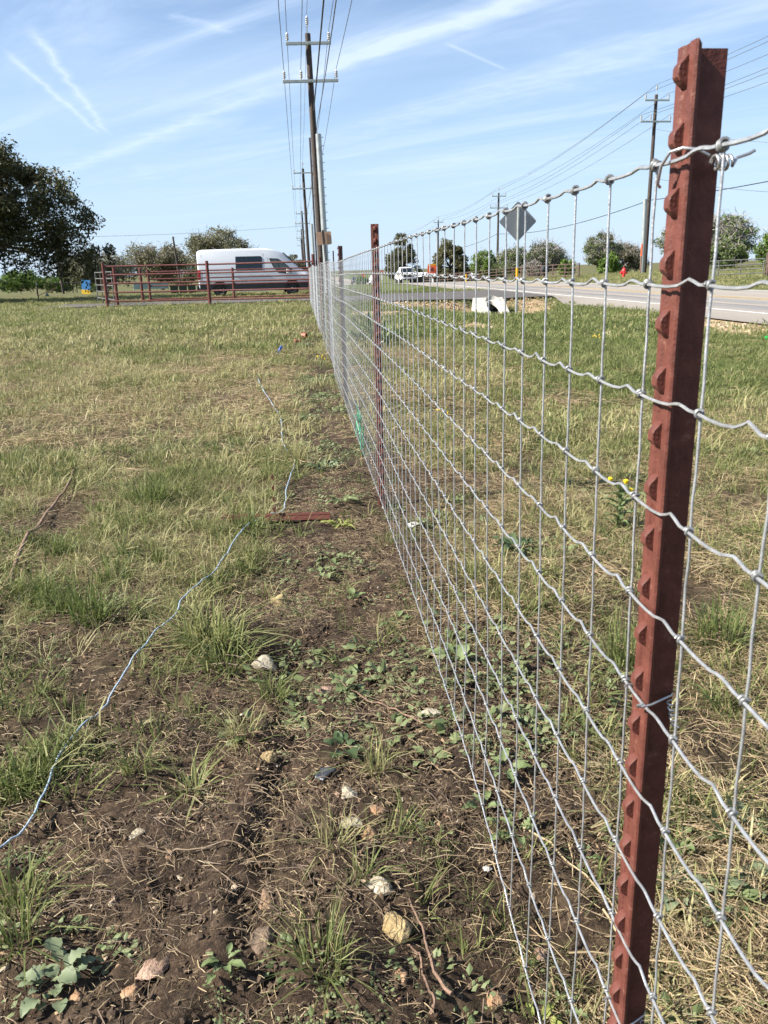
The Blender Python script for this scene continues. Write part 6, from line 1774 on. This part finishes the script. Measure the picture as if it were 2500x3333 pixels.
MB().tube([(0, 0, -0.05), (0.01, 0, 0.13)], 0.003, 5).build('wire', M['steel'], t)
mb = MB(); mb.prism([(-0.03, 0, 0.035), (0.0, 0.01, 0.03), (0.045, 0.0, 0.10), (0.04, -0.01, 0.135), (0.0, 0.008, 0.10)], (0, 0.003, 0)); mb.build('flag', M['blue_flag'], t)
M['terracotta'] = mat('red_plastic_pipe', (0.34, 0.10, 0.06), 0.55, 0, 0.15, 30)
t = thing('pipe_fitting', 'reddish open pipe cap lying on its side in the far grass', 'pipe fitting', (0.03, 13.9, G(0.03, 13.9) + 0.05), R(-30))
mb = MB(); n = 18; vs = []; fs = []
for i in range(n):
    a = 2 * math.pi * i / n
    for rr, xx in ((0.050, -0.045), (0.050, 0.045), (0.043, 0.045), (0.043, -0.035)):
        vs.append((xx, rr * math.cos(a), rr * math.sin(a)))
for i in range(n):
    j = (i + 1) % n
    fs += [(i * 4 + k, j * 4 + k, j * 4 + k + 1, i * 4 + k + 1) for k in range(3)]
fs.append(tuple(i * 4 for i in range(n))); fs.append(tuple(i * 4 + 3 for i in range(n))[::-1])
mb.add(vs, fs).build('cap', M['terracotta'], t, 40)
o = MB().box(-0.06, 0.06, -0.035, 0.035, 0, 0.05).build('clay_piece', M['terracotta'], None, None, (-0.085, 13.2, G(-0.085, 13.2)), (0.15, 0.2, 0.4), bevel=0.012)
tag(o, 'broken red clay piece just in front of the reddish pipe cap', 'clay piece')
o = MB().tube([(0, 0, 0.03), (-0.10, 0.10, 0.05), (-0.19, 0.20, 0.08)], [0.016, 0.015, 0.013], 7).build('branch_piece', M['stick'], None, 60, (-0.14, 14.2, G(-0.14, 14.2)))
tag(o, 'short pale branch piece left of the reddish pipe cap', 'branch')
M['bottle'] = mat('green_bottle_glass', (0.02, 0.30, 0.06), 0.12, 0, 0.1, 10)
o = MB().lathe([(0.001, -0.10), (0.034, -0.10), (0.034, 0.04), (0.014, 0.09), (0.014, 0.14), (0.001, 0.14)], 14, 'x').build('bottle', M['bottle'], None, 40, (6.78, 11.5, G(6.78, 11.5) + 0.04), (0, 0, 0.6))
tag(o, 'green bottle lying in the verge at the right edge of the frame', 'bottle')
# small green net snagged in the far mesh foot
M['net_green'] = mat('green_plastic_net', (0.03, 0.28, 0.16), 0.5, 0, 0.1, 30)
r_ = random.Random(8); mb = MB()
for k in range(14):
    y = 4.55 + r_.random() * 0.6
    mb.tube([(0.30 + r_.uniform(-.01, .03), y, 0.02 + r_.random() * 0.3), (0.30 + r_.uniform(-.01, .03), y + r_.uniform(-.1, .1), 0.05 + r_.random() * 0.3)], 0.002, 4)
o = mb.build('twine_scrap', M['net_green'], None, None)
tag(o, 'frayed green twine tangled in the mesh beyond the second post', 'twine')
